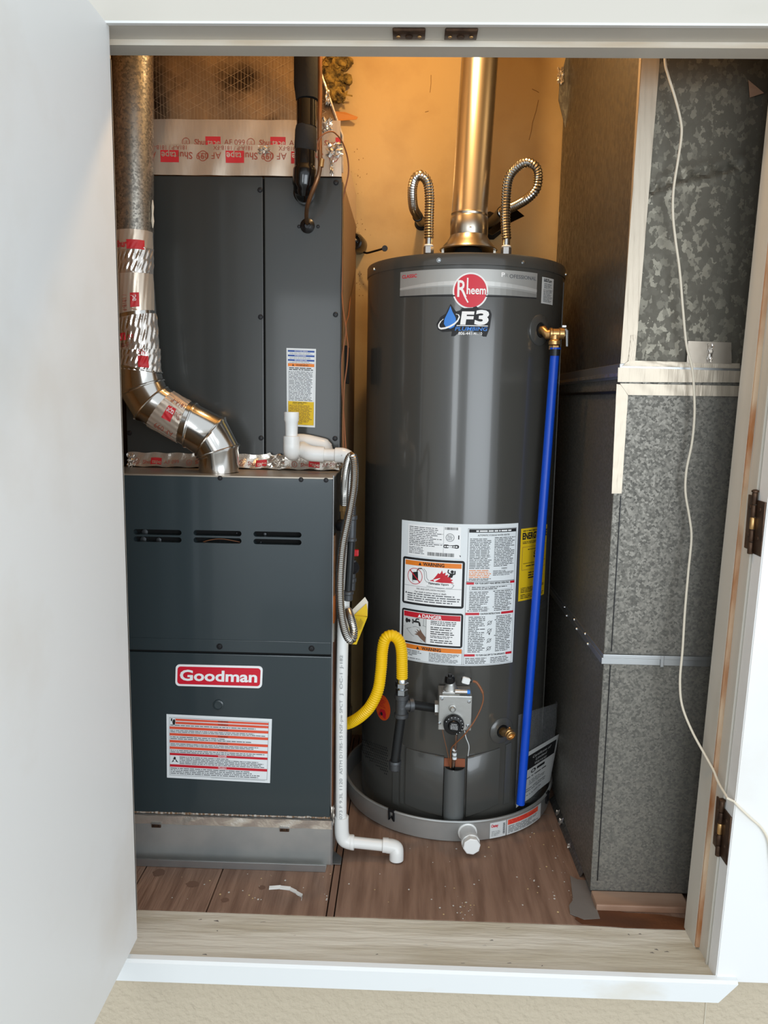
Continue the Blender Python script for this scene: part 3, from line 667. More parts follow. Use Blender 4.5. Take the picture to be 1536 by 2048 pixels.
j_ = MB(); j_.lathe((AX, AY, 0), (0, 0, 1), [(R0+.0012, 1.4105), (R0+.0022, 1.4115), (R0+.0022, 1.434), (R0, 1.4385), (R0-.006, 1.4395), (R0-.02, 1.436), (.0, 1.436)], 'heater_paint', N_); j_.build('top_cap', wh)
for px, py in ((750, 533), (878, 521), (1046, 525), (1131, 546)):
    t, z = cang(px, py) if px < 1130 else (rad(76), 1.421)
    z = 1.422; screw(wh, CP(t, z, .002), (math.sin(t), -math.cos(t), 0), .0042, 'zinc', .003)
# vertical seam and base groove
j_ = MB(); j_.box(CP(rad(72), 0)+V((-.001, -.001, .05)), CP(rad(72), 0)+V((.0012, .001, 1.40)), 'heater_paint'); j_.build('jacket_seam', wh)
# brand band
t0, t1 = rad(-41.2), rad(37.8); bm_ = cmap(t0, t1, 1.402, 1.345)
bb = sheet(bm_, 'silver_band', .0003, 40, 1).build('brand_band', wh, label='silver brand band with red round logo')
D = Decal(274, 52, lambda u, v, h: bm_(u, v, h+.0002), seg=30)
def arc(y0, y1, bow): return [(274*i/24, y0+(y1-y0)*(i/24)+bow*math.sin(PI*i/24)) for i in range(25)]
def strip(a, b, m, l):
    for p, q, r, s_ in zip(a, a[1:], b[1:], b): D.mb.add([D.P(*p, l), D.P(*s_, l), D.P(*r, l), D.P(*q, l)], [(0, 1, 2, 3)], m)
strip(arc(34, 34, -10), arc(38, 40, -6), 'silver_band3', 1); strip(arc(40, 44, -6), arc(52, 52, 0), 'silver_band2', 1)
strip(arc(51, 51, 3), arc(53, 53, 4), 'ink', 2)
D.text('CLASSIC', 5, 14, 7, 'badge_red', 2, w=33, bold=.02); D.text('P', 195, 14, 8.5, 'white_ink', 2, w=7, bold=.03); D.text('OFESSIONAL', 211, 15.5, 7.5, 'ink_grey', 2, w=60, bold=.015)
D.text('R', 203, 14.5, 7.5, 'silver_band2', 2, w=6); D.build('band_print', bb)
tc, zc = rad(-1.0), 1.3525; sc_ = 1/830.
lm = lambda u, v, h: CP(tc+(u-.5)*.082/R0, zc+.041-(v)*.082, h+.0009)
D = Decal(68, 68, lm, seg=8); D.mb.add([], [], 'white_ink')
lg = MB(); R_ = []
for hh in (-.0004, .0008): R_.append([CP(tc+.0410*math.cos(2*PI*k/48)/R0, zc+.0410*math.sin(2*PI*k/48), hh) for k in range(48)])
lg.rings(R_, 'white_ink'); lg = lg.build('logo', wh, smooth=False)
def ring_disc(D, x, y, r, m, l, n=48, rr=4):
    for q in range(rr):
        a, b = r*q/rr, r*(q+1)/rr; vs = []
        for k in range(n):
            t = 2*PI*k/n; vs += [D.P(x+a*math.cos(t), y+a*math.sin(t), l), D.P(x+b*math.cos(t), y+b*math.sin(t), l)]
        D.mb.add(vs, [(2*k, 2*k+1, 2*((k+1) % n)+1, 2*((k+1) % n)) for k in range(n)], m)
ring_disc(D, 34, 34, 31, 'badge_red', 1)
D.text('R', 9, 45, 31, 'white_ink', 3, w=18, bold=.012); D.line([(19, 32), (24, 46), (30, 56)], 2.6, 'white_ink', 3)
D.text('heem', 26.5, 40, 15.5, 'white_ink', 3, w=37, bold=.02); D.line([(28, 40), (28, 10)], 2.8, 'white_ink', 3)
D.build('logo_lettering', lg)
# installer sticker: black outline, blue drop, white ring, lettering
tf, zf = rad(-3.9), 1.287
sm = lambda u, v, h: CP(tf+(u-.5)*.1285/R0, zf+.036-v*.0735, h+.0011)
D = Decal(108, 60, sm, seg=8); ob = [(27, 0), (33, 8), (38, 14), (46, 12), (50, 8), (70, 7), (76, 3), (82, 8), (104, 10), (108, 18), (105, 44), (99, 60), (30, 60), (31, 51), (12, 52), (3, 47), (0, 37), (8, 24), (18, 18)]
stk = MB(); k = len(ob)
cxx, cyy = 52, 32
grid = []
for q in (0, .35, .7, 1): grid.append([D.P(cxx+(x-cxx)*q, cyy+(y-cyy)*q, -1.5) for x, y in ob])
for a, b in zip(grid, grid[1:]): stk.add(a+b, [(i, (i+1) % k, (i+1) % k+k, i+k) for i in range(k)], 'ink')
so = stk.build('installer_sticker', wh, smooth=False)
D.fan([(27, 4), (31, 14), (38, 26), (39, 35), (35, 43), (28, 46), (20, 44), (15, 37), (16, 28), (23, 14)], 'sky_blue', 3)
def swoosh(pts, w, m, l):
    for i, (a, b) in enumerate(zip(pts, pts[1:])):
        w_ = w*(math.sin(PI*(i+.5)/(len(pts)-1))**.6); D.line([a, b], w_, m, l)
swoosh([(38+0, 19), (43, 20), (45, 24), (42, 31), (36, 37), (27, 42), (18, 45), (9, 46), (5, 43), (5, 38), (9, 32), (14, 28)], 3.4, 'white_ink', 5)
D.text('F', 47, 37, 22, 'white_ink', 4, w=24, bold=.05, shear=.12); D.text('3', 74, 37, 25, 'white_ink', 4, w=27, bold=.045, shear=.12)
D.rect(40, 39.5, 101, 41, 'white_ink', 3); D.text('PLUMBING', 37, 49.5, 7, 'sky_blue', 4, w=62, bold=.012, shear=.25); D.text('806-441-4110', 44, 57.5, 5.6, 'white_ink', 4, w=46, bold=.01)
D.build('sticker_print', so)
# small white label, right
sl_ = cmap(rad(41.8), rad(53.0), 1.396, 1.335); o = sheet(sl_, 'paper_grey', .0003, 6, 1).build('rating_label', wh)
D = Decal(26, 52, lambda u, v, h: sl_(u, v, h+.0003), seg=6); D.micro(3, 2, 23, 9, 3, 'ink', seed=2, fill=.6); D.micro(4, 11, 22, 22, 5, 'ink_grey', seed=3); D.micro(3, 23, 24, 49, 11, 'ink_grey', seed=4); D.build('label_print', o)
# the large white instruction label (232 x 287 units)
bl_ = cmap(rad(-36.6), rad(31.6), .8055, .4500); lab = sheet(bl_, 'paper_white', .0003, 30, 1).build('instruction_label', wh)
D = Decal(232, 283, lambda u, v, h: bl_(u, v, h+.0003), seg=22)
D.rect(15, 6, 118, 68, 'white_ink', 1); D.micro(18, 9, 85, 48, 11, 'ink', seed=11, fill=.34, ragged=.3); D.micro(18, 49, 50, 64, 5, 'ink_grey', seed=12)
D.rect(86, 6, 86.5, 60, 'ink_light', 2); D.rect(18, 40, 86, 40.4, 'ink_light', 2)
R = random.Random(2); x = 88
while x < 112: w_ = R.choice((.5, .8, 1.2)); D.rect(x, 7, x+w_, 12, 'ink', 2); x += w_+R.choice((.5, .9))
x = 56
while x < 106: w_ = R.choice((.6, .9, 1.5)); D.rect(x, 58, x+w_, 65, 'ink', 2); x += w_+R.choice((.6, 1))
D.disc(98, 27, 8, 8, 'ink_grey', 2, 24, rin=.88); D.micro(93, 22, 103, 32, 5, 'ink_grey', 3, seed=6); D.rect(113, 22, 115, 30, 'ink', 2)
D.fan(rrect(86, 41, 115, 48, 3), 'ink', 2); D.micro(88, 43, 112, 46.5, 1, 'white_ink', 3, seed=7, fill=.8, ragged=0); D.fan([(116, 61), (119, 62), (118, 65)], 'ink', 2)
# WARNING box
def rr_fan(x0, y0, x1, y1, r, m, l):
    D.rect(x0+r, y0, x1-r, y1, m, l); D.rect(x0, y0+r, x0+r, y1-r, m, l); D.rect(x1-r, y0+r, x1, y1-r, m, l)
    for cx, cy in ((x0+r, y0+r), (x1-r, y0+r), (x0+r, y1-r), (x1-r, y1-r)): D.disc(cx, cy, r, r, m, l, 20)
rr_fan(5, 72, 127, 167, 5, 'ink', 2); D.rect(9.5, 76.5, 122.5, 162.5, 'white_ink', 3); D.rect(11, 78, 121, 87.5, 'ink_orange', 4)
D.text('WARNING', 48, 86, 6.6, 'ink', 5, w=41, bold=.03); D.fan([(39, 86), (42, 80), (45, 86)], 'ink', 5)
D.disc(32, 109, 15.5, 16.5, 'ink_red', 5, 40, rin=.93); D.fan([(26, 102), (38, 99), (39, 118), (27, 120)], 'ink', 5); D.rect(28, 117, 38, 119, 'white_ink', 6)
D.line([(21, 97), (43, 121)], 2.2, 'ink_red', 7); D.line([(36, 99), (39, 93), (46, 92)], 2, 'ink', 5)
D.line([(46, 92), (51, 98), (52, 113), (56, 118), (78, 120)], .8, 'ink_grey', 5); D.line([(50, 92), (55, 98), (56, 110), (60, 115)], .8, 'ink_grey', 5)
D.fan([(61, 115), (68, 112), (74, 104), (78, 98), (77, 104), (83, 97), (85, 92), (87, 99), (92, 96), (91, 102), (97, 100), (95, 106), (103, 104), (100, 110), (106, 110), (101, 115), (108, 117), (84, 117)], 'ink_red', 5)
D.disc(104, 94, 3, 3, 'ink', 6, 14); D.line([(100, 104), (104, 98), (109, 99), (109, 92)], 2.4, 'ink', 6); D.line([(102, 99), (96, 96), (97, 90)], 2, 'ink', 6); D.fan([(97, 105), (101, 97), (107, 98), (104, 106)], 'ink', 6)
D.text('Flammable Vapors', 60, 122, 4.2, 'ink', 6, w=38, bold=.015); D.line([(56, 126), (80, 128), (104, 127), (108, 121), (103, 118)], .7, 'ink_grey', 5)
D.rect(10, 128.5, 122, 129, 'ink_grey', 5)
D.text('FIRE AND EXPLOSION HAZARD', 36, 135, 3.4, 'ink', 5, w=56); D.text('Can result in serious injury or death', 32, 141, 3.4, 'ink', 5, w=62, bold=.01)
D.fan([(12, 145), (14, 141), (16, 145)], 'ink', 5); D.micro(17, 142, 120, 160, 4, 'ink_grey', 5, seed=21, fill=.45)
# DANGER box
rr_fan(5, 177, 127, 247, 5, 'ink', 2); D.rect(9, 181, 123, 243, 'white_ink', 3); D.rect(10, 182, 122, 192.5, 'ink_red', 4); D.text('DANGER', 49, 191, 7, 'white_ink', 5, w=38, bold=.03); D.fan([(40, 191), (43.5, 184.5), (47, 191)], 'white_ink', 5)
D.rect(10, 192.5, 57, 242.5, 'paper_grey', 4); D.rect(57, 192.5, 57.6, 242.5, 'ink', 5); D.line([(10, 214), (52, 207), (57, 209)], .7, 'ink_grey', 5); D.line([(52, 207), (52, 193)], .7, 'ink_grey', 5)
D.disc(17, 201, 3, 5, 'ink', 6, 16); D.disc(22, 201, 3, 3.4, 'ink', 6, 16); D.disc(30, 201, 2, 5, 'ink', 6, 16, rin=.5); D.line([(30, 201), (43, 201), (45, 209)], 3.6, 'ink', 6); D.line([(36, 200), (37, 195), (43, 195)], 2.4, 'ink', 6)
D.line([(17, 218), (35, 211), (45, 213)], .7, 'ink_grey', 5); D.line([(17, 218), (28, 229), (50, 240)], .7, 'ink_grey', 5)
D.fan([(56, 241), (47, 234), (41, 228), (34, 227), (40, 224), (34, 220), (42, 222), (38, 215), (45, 220), (45, 214), (50, 222), (57, 230)], 'knot', 7)
D.micro(66, 194, 115, 204, 3, 'ink', 5, seed=31); D.micro(66, 206, 112, 214, 2, 'ink', 5, seed=32); D.micro(66, 215, 112, 223, 2, 'ink', 5, seed=33); D.micro(66, 224, 112, 230, 2, 'ink', 5, seed=34); D.micro(66, 232, 112, 240, 2, 'ink', 5, seed=35)
D.rect(2, 249, 126, 258, 'ink_orange', 2); D.text('WARNING', 49, 256.8, 6.2, 'ink', 3, w=38, bold=.03); D.fan([(38, 257), (41, 251), (44, 257)], 'ink', 3)
D.micro(8, 260, 54, 279, 6, 'ink_grey', seed=41, ragged=.3); D.micro(64, 260, 122, 279, 7, 'ink_grey', seed=42, ragged=.3); D.rect(127, 250, 127.5, 281, 'ink', 2); D.rect(4, 280.6, 230, 281, 'ink_grey', 2)
# right column
D.frame(131, 8, 228, 113, .6, 'ink_grey', 1); D.rect(133, 9.5, 227, 16, 'ink', 2); D.micro(146, 11, 216, 15, 1, 'white_ink', 3, seed=50, fill=.7, ragged=0)
D.text('AUTOMATIC STORAGE WATER HEATER', 149, 23, 3.4, 'ink', 2, w=64)
D.micro(135, 27, 178, 88, 19, 'ink', seed=51, fill=.36); D.micro(182, 25, 226, 84, 18, 'ink', seed=52, fill=.36); D.micro(135, 89, 178, 106, 5, 'ink_orange', seed=53); D.micro(135, 106, 178, 111, 2, 'ink', seed=54)
D.text('WARNING', 198, 89, 2.8, 'ink', 2, w=12); D.micro(181, 91, 226, 102, 4, 'ink', seed=55, fill=.36)
for y, tt, a, b in ((114, 'FOR YOUR SAFETY READ BEFORE OPERATING', 147, 216), (175, 'CAUTION INSTRUCTIONS', 159, 199), (259, 'TO TURN GAS OFF TO THE APPLIANCE', 153, 212)):
    D.rect(131, y, a-2, y+4.6, 'ink_red', 2); D.rect(b+2, y, 228, y+4.6, 'ink_red', 2); D.text(tt, a, y+4, 3.3, 'ink', 2, w=b-a, bold=.02)
D.frame(137, 121, 222, 130, .4, 'ink_grey', 2); D.micro(141, 122.5, 218, 129, 2, 'ink', seed=60)
D.micro(134, 132, 178, 173, 12, 'ink', seed=61, fill=.36, indent=3); D.micro(183, 131, 226, 173, 12, 'ink', seed=62, fill=.36, indent=3)
D.micro(134, 182, 170, 256, 21, 'ink', seed=63, fill=.36, indent=3); D.micro(188, 182, 226, 256, 21, 'ink', seed=64, fill=.36, indent=3)
for y in (196, 212, 232, 248): D.disc(178, y, 4, 4, 'ink_grey', 3, 12, rin=.8); D.line([(173, y+5), (183, y-4)], .7, 'ink', 3)
D.fan([(176, 217), (180, 217), (178, 221)], 'ink', 3)
D.micro(133, 266, 176, 279, 4, 'ink', seed=65, fill=.36); D.micro(182, 266, 226, 279, 4, 'ink', seed=66, fill=.36); D.frame(130, 113, 228.5, 281, .5, 'ink_grey', 1)
D.build('label_print', lab)
# yellow energy label
el = cmap(rad(33.9), rad(60), .790, .606); o = sheet(el, 'yellow_paper', .0003, 12, 1).build('energy_label', wh)
D = Decal(90, 150, lambda u, v, h: el(u, v, h+.0003), seg=12); D.text('ENERGYGUIDE', 4, 22, 13, 'ink', 2, w=84, bold=.04); D.micro(5, 3, 86, 7, 1, 'ink', seed=1); D.micro(5, 26, 86, 32, 2, 'ink', seed=2)
D.frame(5, 38, 86, 86, .6, 'stain', 2); D.text('$', 38, 62, 14, 'ink', 3, bold=.04); D.micro(20, 42, 80, 46, 1, 'ink', seed=4); D.rect(8, 72, 84, 72.8, 'ink', 3); D.micro(16, 76, 80, 80, 1, 'ink', seed=5); D.micro(24, 90, 80, 106, 3, 'ink', seed=6); D.micro(5, 122, 84, 134, 4, 'ink', seed=7); D.micro(5, 136, 84, 146, 3, 'ink', seed=8); D.build('label_print', o)
# orange oval sticker
tO, zO = cang(765, 1415); og = MB(); n = 32
og.rings([[CP(tO+.030*math.cos(2*PI*k/n)/R0*q, zO+.0345*math.sin(2*PI*k/n)*q, h) for k in range(n)] for q, h in ((1, 0), (1, .0004), (.5, .0004), (.01, .0004))], 'orange_sticker')
og = og.build('orange_sticker', wh, smooth=False)
om = lambda u, v, h: CP(tO+(u-.5)*.06/R0, zO+.0345-v*.069, h+.0004)
D = Decal(60, 69, om, seg=4); D.micro(12, 12, 48, 34, 5, 'ink_red', seed=1); D.fan([(14, 60), (24, 40), (40, 38), (46, 48), (44, 62), (34, 60), (30, 48), (22, 60)], 'ink_red', 3); D.disc(28, 52, 5, 5, 'ink', 4, 12); D.build('sticker_print', og)
# relief-valve and drain escutcheons
def escut(t, z, r, name):
    a = CP(t, z); ax = V((math.sin(t), -math.cos(t), 0)); mb = MB()
    mb.lathe(a-ax*.006, ax, [(r, 0), (r, .007), (r*.93, .009), (r*.5, .0115), (r*.47, .009), (r*.40, .004)], 'heater_cover', 44); mb.lathe(a-ax*.006, ax, [(r*.44, 0), (r*.44, .011)], 'black_void', 30); return mb.build(name, wh)
tR, zR = cang(1083, 661); tR = rad(41.5); escut(tR, zR, .037, 'valve_escutcheon'); tD, zD = cang(1003, 1461); escut(tD, zD, .034, 'drain_escutcheon')
# louvre perforations, left
mb = MB(); R = random.Random(1)
for i in range(17):
    for k in range(14):
        px = 722+i*3.4+(k % 2)*1.7; py = 1478+k*5.2+i*1.2
        if py > 1475+(px-722)*.15 and py < 1502+(px-720)*.92 and px < 776 and py < 1556:
            t, z = cang(px, py); r = .0023
            mb.add([CP(t+r*math.cos(2*PI*q/6)/R0, z+r*1.1*math.sin(2*PI*q/6), .0003) for q in range(6)], [tuple(range(6))], 'black_void')
o = mb.build('vent_perforations', wh, smooth=False); o['kind'] = 'stuff'
# embossed base panel + burner cover plates + channel
def cplate(t0, t1, zt0, zt1, zb0, zb1, h0, h1, m, name, n=16, lab=None):
    mb = MB(); R = []
    for i in range(n+1):
        u = i/n; t = t0+(t1-t0)*u; zt = zt0+(zt1-zt0)*u; zb = zb0+(zb1-zb0)*u; H_ = h0+(h1-h0)*u; e = .004
        R.append([CP(t, zb, 0), CP(t, zb, H_*.6), CP(t, zb+e, H_), CP(t, zt-e, H_), CP(t, zt, H_*.6), CP(t, zt, 0)])
    mb.rings(R, m); return mb.build(name, wh, ang=.9)
cplate(rad(-30), rad(-7.5), .216, .213, .062, .050, .004, .009, 'heater_cover', 'cover_wing')
cplate(rad(5.5), rad(25), .214, .228, .050, .075, .009, .004, 'heater_cover', 'cover_wing')
cplate(rad(29), rad(33), .232, .236, .07, .07, .003, .003, 'heater_cover', 'base_rib', 4); cplate(rad(-39), rad(-35), .205, .205, .05, .05, .003, .003, 'heater_cover', 'base_rib', 4)
cplate(rad(-33.5), rad(-31.5), .225, .222, .06, .06, .004, .004, 'heater_cover', 'base_rib', 3)
ch = MB(); R = []
tc_ = rad(-1.4)
for z, k in ((.036, .86), (.040, .97), (.056, 1.0), (.183, 1.0), (.1865, 1.0), (.187, .93), (.150, .90)):
    ring = []
    for q in range(25):
        a = PI*q/24; off = math.cos(a)*.0265*k; out = .004+math.sin(a)*.025*k
        if k < 1 and z > .1: out -= .001
        c = CP(tc_, z); rt = V((math.cos(tc_), math.sin(tc_), 0)); nr = V((math.sin(tc_), -math.cos(tc_), 0)); ring.append(c+rt*off+nr*out)
    ring += [CP(tc_, z)+V((math.cos(tc_), math.sin(tc_), 0))*x-V((math.sin(tc_), -math.cos(tc_), 0))*.004*(1 if True else 0) for x in (-.026*k, .026*k)]
    R.append(ring)
ch.rings(R, 'heater_paint_lit', cap=True); ch.build('burner_channel', wh, ang=.7)
o = MB(); R = CP(tc_, .20); o.prism([CP(tc_-.105, .207, .001), CP(tc_+.100, .207, .001), CP(tc_+.100, .186, .004), CP(tc_-.105, .186, .004)], (0, -.0015, 0), 'copper_dark'); o.build('inner_shield', wh)

# gas control valve (part of the heater)
YV = 1.795
def yb(px0, py0, px1, py1, y0, y1, m, mb, bev=.001):
    a = PY(px0, py0, y0); b = PY(px1, py1, y0); return mb.box((min(a.x, b.x), y0, min(a.z, b.z)), (max(a.x, b.x), y1, max(a.z, b.z)), m, bev)
gv = MB(); yb(878, 1391, 942, 1462, YV, 1.864, 'alu_cast', gv, .0025)
ZB = PY(905, 1391, YV).z
gv = gv.build('gas_control', wh, smooth=False, label='aluminium gas control valve with black dials')
g = MB()
for px, py in ((884, 1397), (938, 1403), (879, 1446), (935, 1451)): c = PY(px, py, YV); g.lathe(c, (0, -1, 0), [(.0036, 0), (.0036, .002), (.0018, .003), (.0016, .0018)], 'zinc', 12)
g.build('cover_screws', gv)['kind'] = 'stuff'
g = MB(); c = PY(905, 1416, YV); g.lathe(c, (0, -1, 0), [(.0090, 0), (.0088, .004), (.0065, .005), (.0062, .010), (.0045, .012)], 'alu_cast', 24); g.build('plug', gv)
g = MB(); c = PY(907, 1446, YV); g.lathe(c, (0, -1, 0), [(.0265, -.001), (.0265, .004)], 'alu_cast', 44); g.lathe(c, (0, -1, 0), [(.0250, .004), (.0250, .012), (.0235, .016), (.0145, .017), (.0135, .021), (.012, .0225)], 'black_plastic', 44)
td = g.build('temperature_dial', gv)
dm = quad(c+V((-.024, -.0172, .024)), c+V((.024, -.0172, .024)), c+V((.024, -.0172, -.024)), c+V((-.024, -.0172, -.024)))
def dmz(u, v, h): p = dm(u, v, h); return p+V((0, -.0055, 0)) if abs(u-.47) < .26 and abs(v-.55) < .2 else p
# (kept outside the level hierarchy: dial marks are joined to the dial face)
D = Decal(48, 48, dm)
for k in range(11):
    a = rad(-150+k*22); r = 20; D.line([(24+r*math.cos(a), 24+r*math.sin(a)), (24+(r+2.2)*math.cos(a), 24+(r+2.2)*math.sin(a))], 1.1, 'white_ink')
D2 = Decal(48, 48, lambda u, v, h: dm(u, v, h+.0055))
for i, t_ in enumerate(('CAUTION', 'HOTTER WATER', 'INCREASES', 'RISK OF SCALD')): D2.text(t_, 24+(i-1.5)*.2, 18+i*3.8, 2.1, 'white_ink', 2, al='c', rot=.12, bold=.01, w=min(17, 2*len(t_)*.95))
D.mb.add(D2.mb.v, D2.mb.f, 'white_ink'); D.build('dial_marks', gv)
def on_top(px, y): return V((PY(px, 1388, y).x, y, ZB))
g = MB(); c = on_top(901, YV+.028); g.box(c-V((.021, .020, .001)), c+V((.021, .020, .005)), 'alu_cast', .0012); g.lathe(c, (0, 0, 1), [(.019, .004), (.0185, .008), (.012, .016), (.0105, .024)], 'alu_cast', 26)
for dx in (-.016, .016): g.lathe(c+V((dx, -.015, .005)), (0, 0, 1), [(.004, 0), (.004, .002), (.002, .003)], 'zinc', 10)
g.build('pilot_base', gv)
g = MB(); c = on_top(899, YV+.026)+V((0, 0, .022)); g.lathe(c, (-.03, -.05, 1), [(.0105, 0), (.0122, .003), (.0122, .015), (.0100, .018)], 'black_plastic', 9); g.lathe(c+V((-.0005, -.001, .018)), (0, 0, 1), [(.0050, 0), (.0050, .0035), (.004, .0045)], 'black_plastic', 16); g.build('gas_knob', gv)
g = MB(); a = on_top(910, YV+.008)+V((0, 0, .007)); b = on_top(934, YV+.008)+V((0, 0, .007)); g.tube([a, b], .0060, 'shiny_steel', 18); g.tube([b, b+V((.007, 0, 0))], .0052, 'sky_blue', 18); g.build('igniter_button', gv)
g = MB(); a = PY(932, 1361, YV+.01); 
bmq = bmesh.new(); bmesh.ops.create_cube(bmq, size=1); bmesh.ops.transform(bmq, matrix=Matrix.Translation(a) @ Matrix.Rotation(rad(14), 4, 'Y') @ Matrix.Diagonal((.019, .010, .015, 1)), verts=bmq.verts); bmesh.ops.bevel(bmq, geom=bmq.edges[:], offset=.0016, segments=2, affect='EDGES'); g.bm(bmq, 'white_plastic')
g.tube([a+V((-.011, .004, .0)), a+V((.013, .004, .0))], .0062, 'black_plastic', 12); g.build('sensor_plug', gv)
g = MB(); g.tube(cr(pts_y([(946, 1362, 1.80), (955, 1367, 1.797), (966, 1388, 1.795), (964, 1410, 1.795), (950, 1440, 1.79), (930, 1468, 1.79), (910, 1488, 1.81), (902, 1500, 1.83), (901, 1535, 1.85)]), 8), [.0030]*16+[.0016]*49, 'wire_orange' if False else 'wire_brown', 8); g.build('thermocouple_lead', gv)
g = MB(); g.tube(pts_y([(913, 1465, 1.815), (911, 1495, 1.825), (908, 1512, 1.835), (906, 1545, 1.853)]), [.0038, .0038, .0046, .0040], 'shiny_steel', 12)
for py in (1497, 1506, 1514): g.tube([PY(909, py, 1.829), PY(909, py+4, 1.829)], .0056, 'paper_white', 12)
g.build('burner_tube', gv)
g = MB(); g.tube(cr(pts_y([(885, 1460, 1.81), (888, 1475, 1.81), (894, 1500, 1.82), (900, 1530, 1.84)]), 5), .0008, 'wire_brown', 6); g.tube(cr(pts_y([(929, 1461, 1.81), (932, 1475, 1.81), (938, 1492, 1.82), (936, 1512, 1.84)]), 5), .0011, 'paper_white', 6); g.build('igniter_wire', gv)
g = MB(); c = PY(873, 1415, 1.835); g.lathe(PY(880, 1416, 1.835), (-1, 0, 0), [(.0180, -.002), (.0180, .013), (.015, .0145)], 'alu_cast', 6, sq=.3); g.build('inlet_boss', gv)

# ================================================================== vent, hood
vp = thing('water_heater_vent', 'shiny round metal vent pipe with flared draft hood on top of the water heater', 'pipe', (.150, AY, 1.4365))
vb = V((.152, AY, 1.4365)); h = MB()
h.lathe(vb, (0, 0, 1), [(.047, .092), (.050, .084), (.058, .072), (.069, .060), (.073, .0535), (.0735, .0515), (.0715, .0515), (.05, .076)], 'vent_steel', 64, cap=False)
h.lathe(vb, (0, 0, 1), [(.0745, .0525), (.0755, .0535), (.0745, .0548)], 'vent_steel', 64, cap=False); h.build('draft_hood', vp)
for k in range(3):
    a = rad(80+k*100); p = vb+V((.068*math.sin(a), -.068*math.cos(a), 0)); MB().box(p-V((.003, .001, 0)), p+V((.003, .001, .056)), 'vent_steel').build('hood_foot', vp)
h = MB(); h.lathe(vb, (0, 0, 1), [(.062, .0), (.060, .004), (.040, .03), (.035, .055)], 'black_void', 40); h.build('flue_opening', vp)
tx = V((.0215, 0, .60)).normalized()
h = MB(); h.lathe(vb+V((0, 0, .088)), (0, 0, 1), [(.0475, -.001), (.049, .002), (.049, .044), (.047, .048)], 'vent_steel', 56)
h.lathe(vb+V((0, -.049, .012+.088)), (0, -1, 0), [(.003, 0), (.003, .0015), (.001, .002)], 'zinc', 12); h.build('collar', vp)
h = MB(); h.lathe(vb+V((0, 0, .138)), tx, [(.0475, -.006), (.0465, .0), (.0478, .004), (.0462, .009), (.0462, .86)], 'vent_steel', 64); h.build('vent_pipe', vp)
h = MB(); b0 = vb+V((0, 0, .138)); pp = [b0+V((-.0455, -.006, .0))+tx*.01, b0+V((-.0455, -.006, 0))+tx*.85]; h.tube(pp, .0015, 'vent_steel', 6); h.build('pipe_seam', vp)

# ================================================================== flexible water connectors
def nut(mb, p, ax, r, L_, m): mb.lathe(p, ax, [(r*.9, 0), (r, .001), (r, L_-.001), (r*.9, L_)], m, 6, sq=.4)
def connector(label, px0, path, grp=None):
    base = PY(px0, 506, AY-.03); base.z = 1.474
    t = thing('water_connector', label, 'hose', base, 'flexible steel water connectors on the water heater')
    a = MB(); a.lathe(base-V((0, 0, .038)), (0, 0, 1), [(.009, 0), (.009, .04)], 'iron_pipe', 18); a.build('nipple', t)
    a = MB(); nut(a, base, (0, 0, 1), .0135, .018, 'brass' if False else 'galv_edge'); a.lathe(base+V((0, 0, .018)), (0, 0, 1), [(.011, 0), (.0125, .002), (.011, .005)], 'white_plastic', 20); a.build('hex_fitting', t)
    a = MB(); a.tube([base+V((0, 0, .020)), base+V((0, 0, .040))], .0095, 'shiny_steel', 20); a.build('sleeve', t)
    P = [base+V((0, 0, .038))]+[PY(*p) for p in path]
    a = MB(); corr(a, P, .0130, 'corrugated', .0068, .17, 16); a.build('corrugated_hose', t); return t, P
YC = AY-.03
c1, P1 = connector('short looped corrugated steel hose left of the vent pipe', 857, [(858, 440, YC), (859, 395, YC), (855, 365, YC+.002), (843, 351, YC+.008), (831, 356, YC+.02), (825, 375, YC+.04), (825, 400, YC+.07), (828, 418, YC+.10), (835, 431, YC+.15)])
a = MB(); e = PY(836, 434, YC+.17); f = PY(843, 447, 2.45); d_ = (f-e).normalized(); a.lathe(e-d_*.02, d_, [(.012, 0), (.0145, .003), (.0145, .022), (.012, .025), (.012, (f-e).length+.02)], 'iron_pipe', 20); a.build('wall_stub', c1)
a = MB(); a.lathe(f+V((0, -.001, 0)), (0, -1, 0), [(.021, 0), (.019, .004), (.014, .006)], 'black_foam', 22); a.build('wall_seal', c1)
c2, P2 = connector('tall looped corrugated steel hose right of the vent pipe', 1012, [(1011, 440, YC), (1012, 395, YC), (1017, 358, YC+.003), (1032, 336, YC+.008), (1052, 325, YC+.015), (1070, 333, YC+.02), (1076, 352, YC+.03), (1072, 378, YC+.04), (1056, 396, YC+.06), (1035, 409, YC+.09), (1015, 418, YC+.12), (1004, 424, YC+.14)])
a = MB(); e = PY(1004, 425, YC+.15); f = PY(976, 452, 2.45); d_ = (f-e).normalized(); a.lathe(e-d_*.01, d_, [(.0125, 0), (.016, .003), (.016, .028), (.013, .031), (.0145, .07), (.0145, (f-e).length+.01)], 'iron_pipe', 22); a.build('wall_stub', c2)
a = MB(); a.lathe(f+V((.004, -.001, .0)), (0, -1, 0), [(.042, 0), (.038, .008), (.026, .03), (.018, .035)], 'black_foam', 9); a.build('wall_seal', c2)
a = MB(); P = pts_y([(1007, 432, 2.30), (1027, 414, 2.28), (1049, 432, 2.30), (1020, 446, 2.33), (985, 470, 2.40), (972, 466, 2.42)]); a.prism(P, (0, .004, 0), 'vinyl_tape'); a.build('loose_tape', c2)

